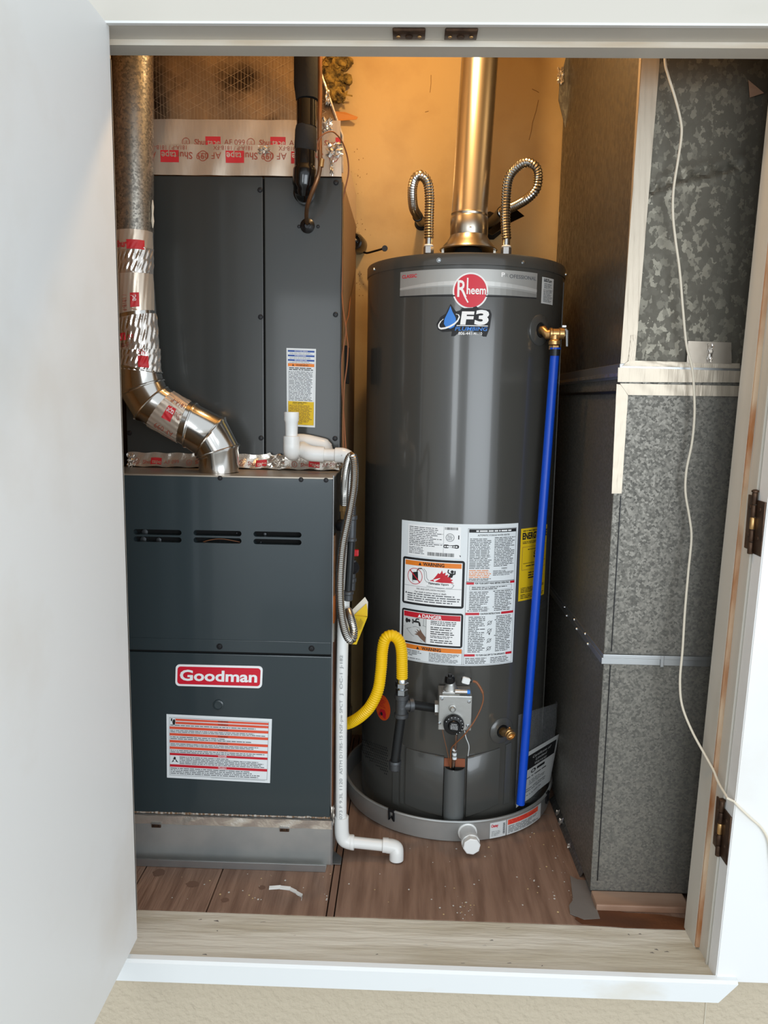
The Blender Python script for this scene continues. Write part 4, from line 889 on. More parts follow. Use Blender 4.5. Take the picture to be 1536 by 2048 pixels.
# ================================================================== relief valve and discharge pipe
ax = V((math.sin(tR), -math.cos(tR), 0)); a0 = CP(tR, zR)
rv = thing('relief_valve', 'brass relief valve with steel lever on the upper right of the water heater', 'valve', a0)
m1 = PY(1094, 669, 1.912); body = PY(1110, 667, 1.905)
a = MB(); a.tube([a0-ax*.004, a0+ax*.012, m1, body+V((.012, 0, 0))], [.0105, .0105, .0115, .0125], 'brass', 20)
a.lathe(body-V((.014, 0, 0)), (1, 0, 0), [(.0115, 0), (.0135, .002), (.0135, .006), (.0118, .008), (.0118, .022), (.0138, .024), (.0138, .034), (.012, .036)], 'brass', 26)
a.lathe(body-V((0, 0, .002)), (0, 0, -1), [(.011, 0), (.0112, .012), (.0145, .016), (.0145, .024), (.012, .025)], 'brass', 26); nut(a, body-V((0, 0, .028)), (0, 0, -1), .013, .010, 'brass'); a.build('body', rv)
a = MB(); e = PY(1131, 658, 1.900); a.tube([e, PY(1134, 662, 1.898), PY(1134, 693, 1.896)], [.0035, .0042, .0032], 'zinc', 10); a.box(e-V((.008, .002, -.004)), e+V((.001, .002, .008)), 'zinc'); a.build('lever', rv)
t_ = PY(1111, 697, 1.905)
bp = thing('discharge_pipe', 'bright blue plastic discharge pipe running down the right of the water heater', 'pipe', PY(1041, 1608, 1.885))
a = MB(); a.tube([PY(1109.5, 708, 1.905), PY(1041, 1608, 1.885)], .0108, 'blue_pex', 28); a.build('pipe', bp)
a = MB(); u0 = PY(1110, 699, 1.905); a.tube([u0, PY(1109.4, 712, 1.905)], .0128, 'iron_pipe', 24); a.tube([u0+V((0, 0, .004)), u0], .0135, 'blue_pex', 24); a.build('adapter', bp)
# drain valve
ax = V((math.sin(tD), -math.cos(tD), 0)); a0 = CP(tD, zD)
dv = thing('drain_valve', 'small brass drain valve low on the front of the water heater', 'valve', a0)
e = PY(1019, 1467, 1.845); a = MB(); a.tube([a0-ax*.006, a0+ax*.014, e], [.0115, .0105, .0095], 'brass', 20); d_ = (e-a0).normalized(); d_ = V((.35, -.9, -.25)).normalized()
a.lathe(e-d_*.004, d_, [(.0095, 0), (.0125, .003), (.0125, .006), (.011, .007), (.0125, .009), (.0125, .014), (.011, .015), (.008, .015), (.008, .008)], 'brass', 22); a.build('body', dv)
a = MB(); q = PY(1019, 1461, 1.85); a.lathe(q, (0, -.2, 1), [(.006, 0), (.006, .004), (.003, .005), (.003, .009), (.0015, .010)], 'brass', 14); a.build('stem', dv)

# ================================================================== drain pan
PXc, PYc, PR = .1385, 2.1175, .2905
dp = thing('drain_pan', 'round galvanized drain pan under the grey water heater', 'pan', (PXc, PYc, 0))
a = MB(); a.lathe((PXc, PYc, 0), (0, 0, 1), [(0, .001), (PR-.006, .001), (PR-.002, .004), (PR, .052), (PR+.0035, .054), (PR+.0045, .057), (PR+.0025, .0600), (PR-.002, .0595), (PR-.0035, .055), (PR-.005, .007), (0, .006)], 'galv_smooth', 128, cap=False); a.build('pan', dp)
def pc(t, z, h=0): return V((PXc+(PR+h)*math.sin(t), PYc-(PR+h)*math.cos(t), z))
def pang(px, py):
    q = ray(px, py); A = q.x**2+q.y**2; B = -2*(q.x*PXc+q.y*PYc); Cc = PXc**2+PYc**2-PR*PR; t = (-B-math.sqrt(max(0, B*B-4*A*Cc)))/(2*A); p = CAM+q*t
    return math.atan2(p.x-PXc, -(p.y-PYc)), p.z
t0, _ = pang(980, 1655); t1, _ = pang(1012, 1645); t2, _ = pang(1082, 1600)
for ta, tb, mm, nm in ((t0, t1, 'paper_grey', 'red_logo_sticker'), (t1+.01, t2, 'paper_grey', 'warning_sticker')):
    fn = (lambda ta, tb: lambda u, v, h: pc(ta+(tb-ta)*u, .0475-.042*v, h))(ta, tb); o = sheet(fn, mm, .0003, 12, 1).build('sticker', dp)
    D = Decal(60 if nm[0] == 'w' else 30, 34, (lambda fn: lambda u, v, h: fn(u, v, h+.0003))(fn), seg=10)
    if nm[0] == 'r': D.text('Oatey', 2, 10, 6, 'badge_red', 2, w=13, bold=.03); D.micro(3, 18, 20, 30, 4, 'ink_light', seed=1); [D.rect(24, 5+i*2.4, 28, 6.2+i*2.4, 'ink', 2) for i in range(10)]
    else: D.rect(1, 1, 52, 12, 'ink_vermil', 2); D.micro(3, 2, 50, 11, 3, 'ink_red', 3, seed=2, fill=.5); D.micro(2, 14, 54, 31, 6, 'ink_grey', seed=3)
    D.build('sticker_print', o)
for px, py in ((784, 1640), (1093, 1585)):
    t, _ = pang(px, py); a = MB(); c = pc(t, .054, .003); rt = V((math.cos(t), math.sin(t), 0)); nr = V((math.sin(t), -math.cos(t), 0))
    a.tube([c-rt*.008+V((0, 0, .008)), c-rt*.007-V((0, 0, .022)), c-V((0, 0, .012)), c+rt*.007-V((0, 0, .022)), c+rt*.006+V((0, 0, .008))], .0028, 'black_metal', 8); a.tube([c-rt*.008+V((0, 0, .004)), c+rt*.008+V((0, 0, .004))], .004, 'black_metal', 8); a.build('wire_clip', dp)
t, _ = pang(935, 1655); c = pc(t, .030); a = MB(); nr = V((math.sin(t)*.6+.02, -1, -.02)).normalized()
a.lathe(c-nr*.003, nr, [(.024, 0), (.024, .006), (.0205, .007), (.0205, .040), (.0225, .041), (.0225, .052)], 'pvc', 32); fi = a.build('drain_fitting', dp, label='white plastic drain fitting')
a = MB(); a.lathe(c+nr*.046, nr, [(.0205, 0), (.0215, .002), (.0215, .018), (.019, .020)], 'white_plastic', 8, sq=.2); a.build('cap', fi)

# ================================================================== plastic bag with the papers
def bagf(u, v, h):
    px = (1037*(1-v)+1030*v)*(1-u)+(1134*(1-v)**1+1096*v)*u; py = (1430+v*180)-(30*u*(1-v))-(18*u*v); y = 1.892+.16*u
    y += .004*math.sin(9*u+7*v)*math.sin(13*v-5*u) ; return PY(px, py, y-h)
bg = thing('document_pouch', 'clear plastic bag of warranty papers tucked beside the water heater behind the blue pipe', 'bag', PY(1060, 1612, 1.92))
def bagc(u, v, h):
    p = bagf(u, v, h); d_ = V((p.x-AX, p.y-AY, 0)); m_ = R0+.010
    if d_.length < m_: d_ = d_.normalized()*m_; p = V((AX+d_.x, AY+d_.y, p.z))
    p.x = min(p.x, .424-max(0, .11-p.z)*.45)
    return p
sheet(bagc, 'bag_plastic', .0006, 22, 22).build('plastic_bag', bg)
def ppf(u, v, h):
    P0, P1_, P2_, P3 = (1043, 1512), (1118, 1468), (1100, 1562), (1032, 1616)
    px = (P0[0]*(1-u)+P1_[0]*u)*(1-v)+(P3[0]*(1-u)+P2_[0]*u)*v; py = (P0[1]*(1-u)+P1_[1]*u)*(1-v)+(P3[1]*(1-u)+P2_[1]*u)*v
    p = PY(px, py, 1.905+.14*u-h); d_ = V((p.x-AX, p.y-AY, 0)); m_ = R0+.0045+h
    if d_.length < m_: d_ = d_.normalized()*m_; p = V((AX+d_.x, AY+d_.y, p.z))
    return p
o = sheet(ppf, 'paper_grey', .003, 14, 8).build('booklet', bg, label='grey warranty booklet with black title panel')
D = Decal(70, 100, lambda u, v, h: ppf(u, v, h+.0030), seg=10); D.rect(2, 9, 67, 38, 'ink', 1)
for i, t_ in enumerate(('Certificate of', 'Limited', 'Warranty')): D.text(t_, 40, 19+i*8, 5, 'paper_grey', 3, al='c', shear=.25, w=(34, 20, 24)[i])
D.disc(28, 46, 5, 4, 'ink', 2, 18, rin=.5); D.rect(35, 43, 50, 48, 'ink', 2); D.micro(14, 53, 60, 58, 1, 'ink', seed=1); D.micro(22, 62, 58, 72, 3, 'ink_grey', seed=2); D.micro(16, 76, 60, 84, 2, 'ink_grey', seed=3); D.micro(12, 88, 50, 92, 1, 'ink_grey', seed=4); D.build('booklet_print', o)

# ================================================================== gas line of the water heater
YG = 1.80
gl = thing('gas_pipe_tee', 'black iron gas tee with drip leg and nipple feeding the water heater valve', 'pipe', PY(796, 1540, YG))
cT = PY(803, 1411, YG)
a = MB(); a.lathe(cT-V((0, 0, .030)), (0, 0, 1), [(.016, 0), (.0175, .002), (.0175, .010), (.0145, .012), (.0145, .046), (.0175, .048), (.0175, .056), (.016, .058)], 'cast_iron', 26)
a.tube([cT, cT+V((.022, .006, 0))], [.0135, .0135], 'cast_iron', 22); a.lathe(cT+V((.018, .005, 0)), (1, .3, 0), [(.0165, 0), (.0172, .002), (.0172, .010), (.0155, .011)], 'cast_iron', 26); a.build('tee', gl)
a = MB(); e = PY(870, 1416, 1.832); a.tube([cT+V((.026, .007, 0)), e], .0108, 'iron_pipe', 20); a.build('nipple', gl)
a = MB(); lo_ = PY(790, 1524, YG); a.tube([cT-V((0, 0, .022)), lo_], .0115, 'iron_pipe', 22); a.build('drip_leg', gl)
a = MB(); a.lathe(lo_+V((0, 0, .004)), (0, 0, -1), [(.0145, 0), (.0155, .002), (.0155, .007), (.0142, .008), (.0142, .022), (.012, .025)], 'cast_iron', 24); a.build('cap', gl)
yh = thing('yellow_gas_hose', 'bright yellow corrugated gas connector looping from behind the white pipe', 'hose', PY(803, 1385, YG))
up_ = cT+V((0, 0, .028)); tp_ = PY(804, 1352, YG)
a = MB(); nut(a, up_, (0, 0, 1), .0150, .014, 'zinc'); a.lathe(up_+V((0, 0, .013)), (0, 0, 1), [(.010, 0), (.010, .008)], 'zinc', 20); nut(a, up_+V((0, 0, .019)), (0, 0, 1), .0165, .012, 'zinc'); a.lathe(up_+V((0, 0, .030)), (0, 0, 1), [(.0125, 0), (.0125, .010), (.0112, .012)], 'zinc', 24); a.build('flare_nut', yh)
P = [up_+V((0, 0, .040))]+pts_y([(804, 1330, YG), (803, 1300, YG), (797, 1280, YG), (784, 1271, YG), (771, 1277, YG), (765, 1300, YG), (762, 1340, YG-.01), (756, 1380, YG-.02), (741, 1412, YG-.02), (722, 1432, YG-.01), (703, 1444, YG+.01), (691, 1448, YG+.03), (690, 1446, 1.87)])
a = MB(); corr(a, P, .0142, 'yellow_hose', .0052, .10, 16); a.build('corrugated_hose', yh)

# ================================================================== condensate drain (white PVC)
pv = thing('condensate_drain', 'white plastic drain pipe from the coil cabinet down to the floor beside the furnace', 'pipe', PZ(690, 1690, 0))
r_ = .0134
def pipe(P, r=r_, name='pipe', m='pvc', sm=True):
    a = MB(); a.tube(cr(P, 6) if len(P) > 2 and sm else P, r, m, 24); return a.build(name, pv)
def sock(p, d, L_, r=.0172, name='socket'):
    a = MB(); a.lathe(p, d, [(r-.0015, 0), (r, .0008), (r, L_-.0008), (r-.0015, L_)], 'pvc', 28); return a
YD = 1.815; YR = 1.748
s0 = PY(583, 905, YD); s1 = PY(583, 824, YD)
a = MB(); a.lathe(s1, (0, 0, -1), [(.0125, 0), (.0168, .0), (.0172, .002), (.0172, .018), (.0150, .024), (.0142, .05), (.0142, .09)], 'white_plastic', 30); a.build('cleanout_stub', pv)
el0 = PY(583, 893, YD); a = sock(PY(583, 872, YD), (0, 0, -1), .030, .0190)
a.tube(cr([el0+V((0, 0, .006)), el0+V((0, 0, -.004)), el0+V((.0, .006, -.013)), el0+V((.0, .030, -.016)), el0+V((0, .075, -.016))], 6), .0190, 'pvc', 26); a.build('elbow', pv)
a = MB(); q0 = PY(600, 884, CABY-.022); q1 = PY(643, 892, CABY-.022); a.tube(cr([PY(575, 893, CABY-.03), q0, q1, PY(648, 896, CABY-.022), PY(650, 905, CABY-.026)], 6), .0200, 'pvc', 26); a.build('trap_bend', pv)
b0 = PY(607, 905, YD+.015); b1 = PY(632, 909, YD)
a = MB(); a.tube(cr([PY(604, 898, YD+.03), PY(612, 903, YD+.012), PY(622, 907, YD), PY(648, 909, YD)], 7), .0182, 'pvc', 26); a.build('elbow', pv)
pipe([PY(640, 909, YD), PY(690, 911, YD)], .0142)
e0 = PY(668, 909, YD); e1 = PY(700, 913, YD)
a = MB(); a.lathe(PY(670, 910, YD), (1, 0, 0), [(.0160, 0), (.0176, .001), (.0176, .018)], 'pvc', 26); dn = PY(698, 945, YD)
a.tube(cr([PY(674, 910, YD), PY(687, 911, YD), PY(698, 918, YD), PY(702, 932, YD), dn, PY(698, 958, YD)], 7), .0176, 'pvc', 26); a.build('elbow', pv)
XV = PY(683, 1400, YR).x; lowb = PY(687, 1640, YR)
topv = PY(697, 950, YD)
a = MB(); a.tube([topv, topv+V((0, 0, -.10)), PY(690, 1150, 1.77), PY(686, 1260, 1.752), PY(683, 1400, YR), PY(682, 1645, YR)], r_*1.0, 'pvc', 24); vpipe = a.build('riser', pv)
D = Decal(14, 400, quad(PY(676, 1290, YR-.0137), PY(690, 1290, YR-.0137), PY(689, 1640, YR-.0137), PY(675, 1640, YR-.0137)))
yy = 398
for t_, w_ in (('073 F 9.3L 1120', 95), ('ASTM D1785-15 NSF-pw SPCT', 170), ('J  OC-1', 50), ('J-182', 30)): D.text(t_, 9.5, yy, 6, 'ink_light', 1, rot=-PI/2, w=w_); yy -= w_+10
D.build('pipe_print', vpipe)
c = PY(684, 1672, YR); ht = PY(688, 1640, YR)
a = MB(); a.lathe(PY(683, 1632, YR), (0, 0, -1), [(.0155, 0), (.0172, .001), (.0172, .022)], 'pvc', 26)
a.tube(cr([PY(683, 1645, YR), PY(684, 1668, YR), PY(690, 1680, YR), PY(704, 1685, YR), PY(708, 1685.5, YR)], 8), .0172, 'pvc', 26); a.lathe(PY(700, 1684, YR), (1, 0, -.03), [(.0172, 0), (.0178, .001), (.0178, .007), (.0165, .009)], 'pvc', 26); a.build('elbow', pv)
D = Decal(20, 8, quad(PY(681, 1680, YR-.018), PY(698, 1683, YR-.018), PY(698, 1690, YR-.018), PY(681, 1687, YR-.018))); D.micro(0, 0, 20, 8, 3, 'ink', 0, seed=2); 
pipe([PY(704, 1684, YR), PY(768, 1691, YR)], r_, sm=False)
a = MB(); a.lathe(PY(765, 1690, YR), (1, 0, -.03), [(.0165, 0), (.0175, .001), (.0175, .014)], 'pvc', 26); c = PY(790, 1700, YR)
a.tube(cr([PY(774, 1691.5, YR), PY(785, 1693, YR), PY(792, 1697, YR-.001), PY(793, 1706, YR-.004), V((PY(793, 1708, YR-.004).x, YR-.005, .003))], 7), .0172, 'pvc', 26); a.build('elbow', pv)

# ================================================================== gas fittings at the furnace side
fh = thing('steel_gas_hose', 'long hanging loop of silvery corrugated gas tubing beside the furnace', 'hose', PY(697, 1290, 1.69))
P = pts_y([(688, 1010, 1.76), (689, 985, 1.75), (691, 950, 1.72), (697, 920, 1.70), (705, 912, 1.69), (709, 930, 1.685), (708, 970, 1.68), (702, 1010, 1.675), (694, 1050, 1.67), (686, 1090, 1.665), (681, 1140, 1.66), (680, 1190, 1.66), (683, 1230, 1.66), (690, 1262, 1.66), (699, 1279, 1.665), (706, 1276, 1.67), (707, 1258, 1.68), (702, 1238, 1.70), (697, 1222, 1.74)])
a = MB(); corr(a, P, .0096, 'corrugated', .0042, .13, 14); a.build('corrugated_hose', fh)
a = MB(); e = PY(687, 1012, 1.765); a.lathe(e, (0, 0, -1), [(.008, -.01), (.0095, 0), (.0095, .012), (.007, .013), (.007, .03)], 'brass', 6); a.build('end_nut', fh)
gp = thing('iron_gas_pipe', 'black iron gas pipe with couplings and red shutoff handle beside the furnace', 'pipe', PY(698, 1205, 1.76))
a = MB(); a.tube(pts_y([(703, 1080, 1.745), (696, 1190, 1.745)]), .0088, 'iron_pipe', 22); a.build('nipple', gp)
a = MB(); t0_ = PY(703, 1078, 1.745); a.lathe(t0_, (.02, 0, 1), [(.0095, -.006), (.0118, -.004), (.0118, .001), (.0096, .004), (.0096, .044), (.0118, .046), (.0118, .054), (.008, .056), (.008, .075)], 'cast_iron', 22); a.build('coupling', gp)
a = MB(); t0_ = PY(696, 1201, 1.745); a.lathe(t0_, (.02, 0, 1), [(.009, 0), (.0108, .002), (.0108, .014), (.0125, .016), (.0125, .022), (.009, .024)], 'cast_iron', 22); a.build('bushing', gp)
a = MB(); a.tube(pts_y([(689, 1010, 1.80), (686, 1045, 1.80), (682, 1062, 1.80)]), [.006, .009, .011], 'black_metal', 14)
a.lathe(PY(675, 1050, 1.79), (1, -.3, 0), [(.012, 0), (.014, .004), (.014, .012), (.011, .014)], 'black_metal', 20); a.build('elbow', gp)
a = MB(); a.lathe(PY(705, 1135, 1.80), (.6, -.5, .2), [(.010, -.012), (.015, -.008), (.017, 0), (.015, .008), (.010, .012)], 'black_metal', 24); a.tube(pts_y([(705, 1120, 1.80), (703, 1180, 1.80)]), .0085, 'cast_iron', 16); a.lathe(PY(703, 1155, 1.80), (0, 0, -1), [(.010, 0), (.0115, .002), (.0115, .010), (.009, .012)], 'cast_iron', 18); a.build('shutoff_valve', gp)
a = MB(); yb(701, 1100, 717, 1113, 1.79, 1.802, 'red_handle', a, .002); a.build('handle', gp, smooth=False, label='red valve handle')
# copper/orange lines behind the hose
cl = thing('furnace_side_strip', 'rust-orange strip running down the side edge of the furnace', 'strip', PY(670, 1640, 1.79))
a = MB()
for y0, y1, mm in ((1070, 1190, 'copper'), (1190, 1245, 'wire_orange'), (1245, 1282, 'silver_tape'), (1282, 1620, 'stained_wood')):
    p0, p1 = PY(670-(y0-1070)*.006, y0, 1.76), PY(670-(y1-1070)*.006, y1, 1.76); a.box((FX1+.0006, 1.752, p1.z), (FX1+.0042, 1.79, p0.z), mm)
a.build('strip', cl, smooth=False)
a = MB(); a.tube([(FX1+.001, FY+.012, .93), (FX1+.001, FY+.012, .117)], .0016, 'galv_edge', 8); a.build('edge_bead', cl)
crumple('crumpled_foil', cl, PY(665, 1630, FY+.01), .008, .045, .012)
# yellow tag
yt = thing('yellow_tag', 'folded yellow paper tag with ivory back hanging behind the steel gas hose', 'tag', PY(713, 1288, 1.75))
a = MB(); a.prism(pts_y([(695, 1230, 1.752), (735, 1234, 1.742), (724, 1262, 1.745), (713, 1289, 1.75), (699, 1288, 1.752)]), (0, .0008, 0), 'yellow_paper'); a.build('front_sheet', yt, smooth=False)
a = MB(); a.prism(pts_y([(696, 1228, 1.758), (730, 1194, 1.762), (736, 1204, 1.762), (735, 1232, 1.756), (700, 1236, 1.757)]), (0, .0008, 0), 'ivory_paper'); a.build('back_sheet', yt, smooth=False)
a = MB(); a.prism(pts_y([(706, 1232, 1.754), (733, 1207, 1.757), (735, 1220, 1.755), (735, 1233, 1.750)]), (0, .0006, 0), 'yellow_paper'); a.build('fold', yt, smooth=False)
D = Decal(40, 60, quad(PY(701, 1232, 1.7475), PY(732, 1236, 1.7395), PY(716, 1280, 1.745), PY(703, 1280, 1.7485)))
for i in range(9): D.rect(3+i*4, 4+(i % 3)*3, 4+i*4, 30+(i*7 % 11), 'stain', 0)
D.build('tag_print', yt)

# ================================================================== refrigerant lines
sl0 = thing('suction_line', 'thick black insulated refrigerant line coming down to the coil cabinet', 'pipe', PY(610, 400, 1.84))
YS = 1.835
a = MB(); a.tube(pts_y([(613, -120, YS), (613, 118, YS), (613, 170, YS), (614, 200, YS)]), [.0278, .0278, .0278, .0245], 'black_foam', 28); a.build('insulation', sl0)
a = MB(); a.tube(pts_y([(613.5, 203, YS), (613.5, 255, YS)]), [.0225, .0225], 'vinyl_tape', 28); a.build('bare_tape', sl0)
a = MB(); a.tube(pts_y([(612, 252, YS), (612, 262, YS), (611, 300, YS), (611, 304, YS)]), [.0220, .0242, .0250, .0235], 'black_foam', 28); a.build('insulation', sl0)
a = MB(); a.tube(cr(pts_y([(610, 300, YS), (610, 335, YS), (609, 355, YS), (608, 372, YS+.004), (608, 386, YS+.018), (608, 392, YS+.05)]), 6), [.0238]*7+[.0265]*6+[.0262]*5+[.0240]*4+[.0205]*4+[.0185]*5, 'vinyl_tape', 28); a.build('taped_end', sl0)
ll = thing('liquid_line', 'thin bare copper refrigerant line bending down to the round grommet', 'pipe', PY(613, 452, CABY))
YL = 1.80
P = cr(pts_y([(639, -120, YL), (640, 118, YL), (640, 200, YL), (639, 260, YL), (640, 300, YL), (640, 335, YL), (634, 360, YL), (624, 385, YL+.01), (616, 408, YL+.03), (613, 428, YL+.06), (614, 446, CABY-.006)]), 8)
a = MB(); a.tube(P, .0049, 'copper', 16); a.build('copper_tube', ll)
a = MB(); a.tube(pts_y([(644, 318, YL-.001), (642, 334, YL-.001)]), .0056, 'brass', 14); a.build('joint', ll)
# thermostat wires
tw = thing('control_wire', 'brown control wire arching off the copper line and down the cabinet side', 'wire', PY(690, 900, 1.84), 'brown control wires beside the coil cabinet')
a = MB(); a.tube(cr(pts_y([(636, 300, 1.79), (636, 285, 1.79), (645, 270, 1.79), (661, 263, 1.80), (672, 268, 1.82), (685, 285, 1.85), (695, 315, 1.88), (697, 345, 1.895), (691, 375, 1.90), (686, 400, 1.905), (684.5, 440, 1.91), (684.5, 560, 1.89), (684, 590, 1.885), (687, 625, 1.87), (692, 660, 1.86), (688, 690, 1.86), (684, 720, 1.86), (684, 770, 1.86), (687, 820, 1.86), (690, 870, 1.85), (692, 902, 1.84)]), 6), .0017, 'wire_brown', 8); a.v = [V((max(v.x, -.1590) if v.y > 1.885 else v.x, v.y, v.z)) for v in a.v]; a.build('wire', tw)
tw2 = thing('control_wire', 'second brown wire leaving the black wall grommet and running down beside the cabinet', 'wire', PY(690, 900, 1.85), 'brown control wires beside the coil cabinet')
a = MB(); a.tube(cr(pts_y([(712, 496, 2.40), (711, 520, 2.38), (706, 545, 2.35), (701, 575, 2.25), (700, 600, 2.15), (697, 630, 2.05), (692, 650, 1.95), (694, 675, 1.88), (696, 695, 1.87), (694, 730, 1.86), (689, 770, 1.855), (687, 810, 1.855), (686, 860, 1.85), (687, 900, 1.84)]), 6), .0016, 'wire_brown', 8); a.v = [V((max(v.x, -.1590) if v.y > 1.885 else v.x, v.y, v.z)) for v in a.v]; a.build('wire', tw2)
wg = thing('wall_grommet', 'black round pipe grommet on the back wall beside the coil cabinet', 'grommet', PY(717, 490, 2.45))
a = MB(); c = PY(717, 491, 2.449); a.lathe(c, (-.15, -1, 0), [(.027, 0), (.027, .05), (.023, .06), (.018, .061), (.015, .05)], 'vinyl_tape', 28); a.build('sleeve', wg)
a = MB(); a.lathe(c+V((-.006, -.055, .004)), (0, -1, 0), [(.005, 0), (.005, .004), (.002, .006)], 'zinc', 10); a.build('bolt', wg)
wr = thing('wall_cable', 'short black cable end with a ring terminal sticking out over the water heater', 'cable', PY(750, 500, 2.40))
a = MB(); a.tube(cr(pts_y([(728, 505, 2.40), (735, 506, 2.38), (750, 502, 2.36), (764, 498, 2.35)]), 6), .0030, 'black_plastic', 10); a.build('cable', wr)
a = MB(); c = PY(769, 497, 2.35); a.lathe(c+V((0, .003, 0)), (.2, -1, 0), [(.0055, 0), (.0085, .001), (.0085, .006), (.0045, .006)], 'black_plastic', 18); a.build('ring_terminal', wr)
a = MB(); a.box((FX1, 2.02, 1.14), (FX1+.006, 2.12, 1.235), 'black_void', bev=.001); tag(a.build('cable_knockout', smooth=False), 'black cover plate on the side of the coil cabinet', 'cover')

# ================================================================== back wall details
a = MB(); rr = random.Random(4)
for q in range(240):
    u = rr.random(); px = 664+rr.gauss(4, 9)+u*4; py = 110+u*88; y = 2.43-rr.random()*.03; c = PY(px, py, y)
    d1 = V((rr.uniform(-1, 1), rr.uniform(-.5, .5), rr.uniform(-1, 1))).normalized()*rr.uniform(.01, .03); d2_ = V((rr.uniform(-1, 1), rr.uniform(-1, 0), rr.uniform(-1, 1))).normalized()*.008
    a.add([c, c+d1, c+d1*.8+d2_, c+d2_], [(0, 1, 2, 3)], 'insulation')
    if q % 3 == 0:
        b_ = bmesh.new(); bmesh.ops.create_icosphere(b_, subdivisions=2, radius=rr.uniform(.008, .018))
        for v_ in b_.verts: v_.co *= 1+rr.uniform(-.25, .25)
        a.bm(b_, 'insulation', Matrix.Translation(c))
o = tag(a.build('insulation_tuft'), 'yellow-brown fibre insulation bulging out at the top of the back wall', 'insulation'); o['kind'] = 'stuff'
a = MB(); a.prism(pts_y([(662, 222, 2.43), (690, 224, 2.43), (716, 234, 2.42), (713, 239, 2.42), (672, 242, 2.43), (664, 236, 2.435)]), (0, .001, 0), 'torn_tape'); tag(a.build('torn_tape', smooth=False), 'pointed torn piece of orange tape on the back wall', 'tape')
# rough plaster and scuffs
a = MB(); rr = random.Random(9)
for q in range(60):
    px = rr.choice((rr.gauss(714, 9), rr.gauss(725, 8), rr.gauss(720, 5))); py = rr.choice((rr.gauss(340, 30), rr.gauss(460, 12), rr.gauss(565, 14)))
    c = PY(px, py, 2.4495); s_ = rr.uniform(.0005, .0020); a.add([c+V((math.cos(2*PI*k/6)*s_*rr.uniform(.6, 1.2), -.0002, math.sin(2*PI*k/6)*s_)) for k in range(6)], [tuple(range(6))], 'stain')
for (x0, y0, x1, y1) in ((1077, 200, 1065, 245), (1065, 245, 1058, 280), (862, 150, 860, 185), (1078, 185, 1064, 178), (857, 222, 850, 224)):
    a.tube([PY(x0, y0, 2.4496), PY((x0+x1)/2+1, (y0+y1)/2, 2.4496), PY(x1, y1, 2.4496)], .0008, 'stain', 5)
a.build('wall_scuffs', bpy.data.objects['wall_back'], smooth=False)

# ================================================================== RIGHT-HAND SHEET METAL DUCT
du = thing('return_air_duct', 'tall galvanized sheet metal duct with pale foil tape at the right of the closet', 'duct', (.66, 2.0, .03))
Z1, Z2, ZT = .562, 1.150, 2.41
MB().box((DXL-.002, DYF, .014), (.89, 2.44, Z1-.001), 'galv', bev=.002).build('lower_section', du, smooth=False)
MB().box((DXL-.003, DYF-.001, Z1+.001), (.89, 2.44, Z2), 'galv', bev=.002).build('middle_section', du, smooth=False)
# upper section with a crease beaten into its face
a = MB(); nx, nz = 70, 150; vs = []; fs = []
cre = [(1300, 382), (1340, 365), (1375, 352), (1400, 348), (1440, 340), (1480, 328)]; cp_ = [PY(px, py, DYF) for px, py in cre]
def seg_d(x, z):
    b = 9
    for p, q in zip(cp_, cp_[1:]):
        d_ = V((q.x-p.x, q.z-p.z)); w_ = V((x-p.x, z-p.z)); t = max(0, min(1, w_.dot(d_)/d_.dot(d_))); b = min(b, (w_-d_*t).length)
    return b
for j in range(nz+1):
    for i in range(nx+1):
        x = .440+(.89-.440)*(i/nx)**1.3; z = Z2+.03+(ZT-Z2-.03)*(j/nz); d_ = seg_d(x, z)
        y = DYF+.002+.0045*math.exp(-(d_/.006)**2)-.0025*math.exp(-((d_-.012)/.008)**2)+.0015*math.sin(x*14+1)*math.sin(z*7); vs.append(V((x, y, z)))
for j in range(nz):
    for i in range(nx): q = j*(nx+1)+i; fs.append((q, q+1, q+nx+2, q+nx+1))
a.add(vs, fs, 'galv_large'); lf_ = [(DYF+.002, Z2+.03), (DYF+.002, ZT), (2.44, ZT), (2.44, Z2+.03)]
a.add([V((.440, y, z)) for y, z in lf_], [(0, 1, 2, 3)], 'galv_dark'); a.add([V((.440, DYF+.002, Z2+.03)), V((.89, DYF+.002, Z2+.03)), V((.89, 2.44, Z2+.03)), V((.440, 2.44, Z2+.03))], [(0, 1, 2, 3)], 'galv_dark')
a.build('upper_section', du)
# transition collar between them
MB().box((DXL-.006, DYF-.004, Z2-.001), (.89, 2.44, Z2+.031), 'galv_edge', bev=.0015).build('joint_collar', du, smooth=False)
for z, hh in ((Z1-.006, .011),):
    a = MB(); a.box((DXL-.008, DYF-.006, z-.010), (.89, 2.44, z+.004), 'galv_edge', bev=.001); a.box((DXL-.006, DYF-.009, z+.004), (.89, 2.44, z+.0125), 'galv_edge', bev=.001); a.build('drive_cleat', du, smooth=False)
a = MB(); c = PY(1324, 1325, DYF-.008); a.box((c.x-.0035, DYF-.0105, Z1-.018), (c.x+.0035, DYF-.006, Z1+.007), 'galv_edge', bev=.001); a.build('cleat_tab', du, smooth=False)
a = MB()
for yy_ in (1.78, 1.90, 2.02): a.lathe((DXL-.008, yy_, Z1+.003), (-1, 0, 0), [(.004, 0), (.003, .003)], 'zinc', 10); a.lathe((DXL-.008, yy_-.03, Z1-.012), (-1, 0, 0), [(.004, 0), (.003, .003)], 'zinc', 10)
a.build('cleat_screws', du)
a = MB()
for xx in (DXL+.012,):
    a.box((xx, DYF-.0025, .04), (xx+.0015, DYF, Z1-.02), 'black_metal'); a.box((xx, DYF-.0035, Z1+.012), (xx+.0015, DYF-.001, Z2-.24), 'black_metal')
a.build('folded_seam', du, smooth=False)
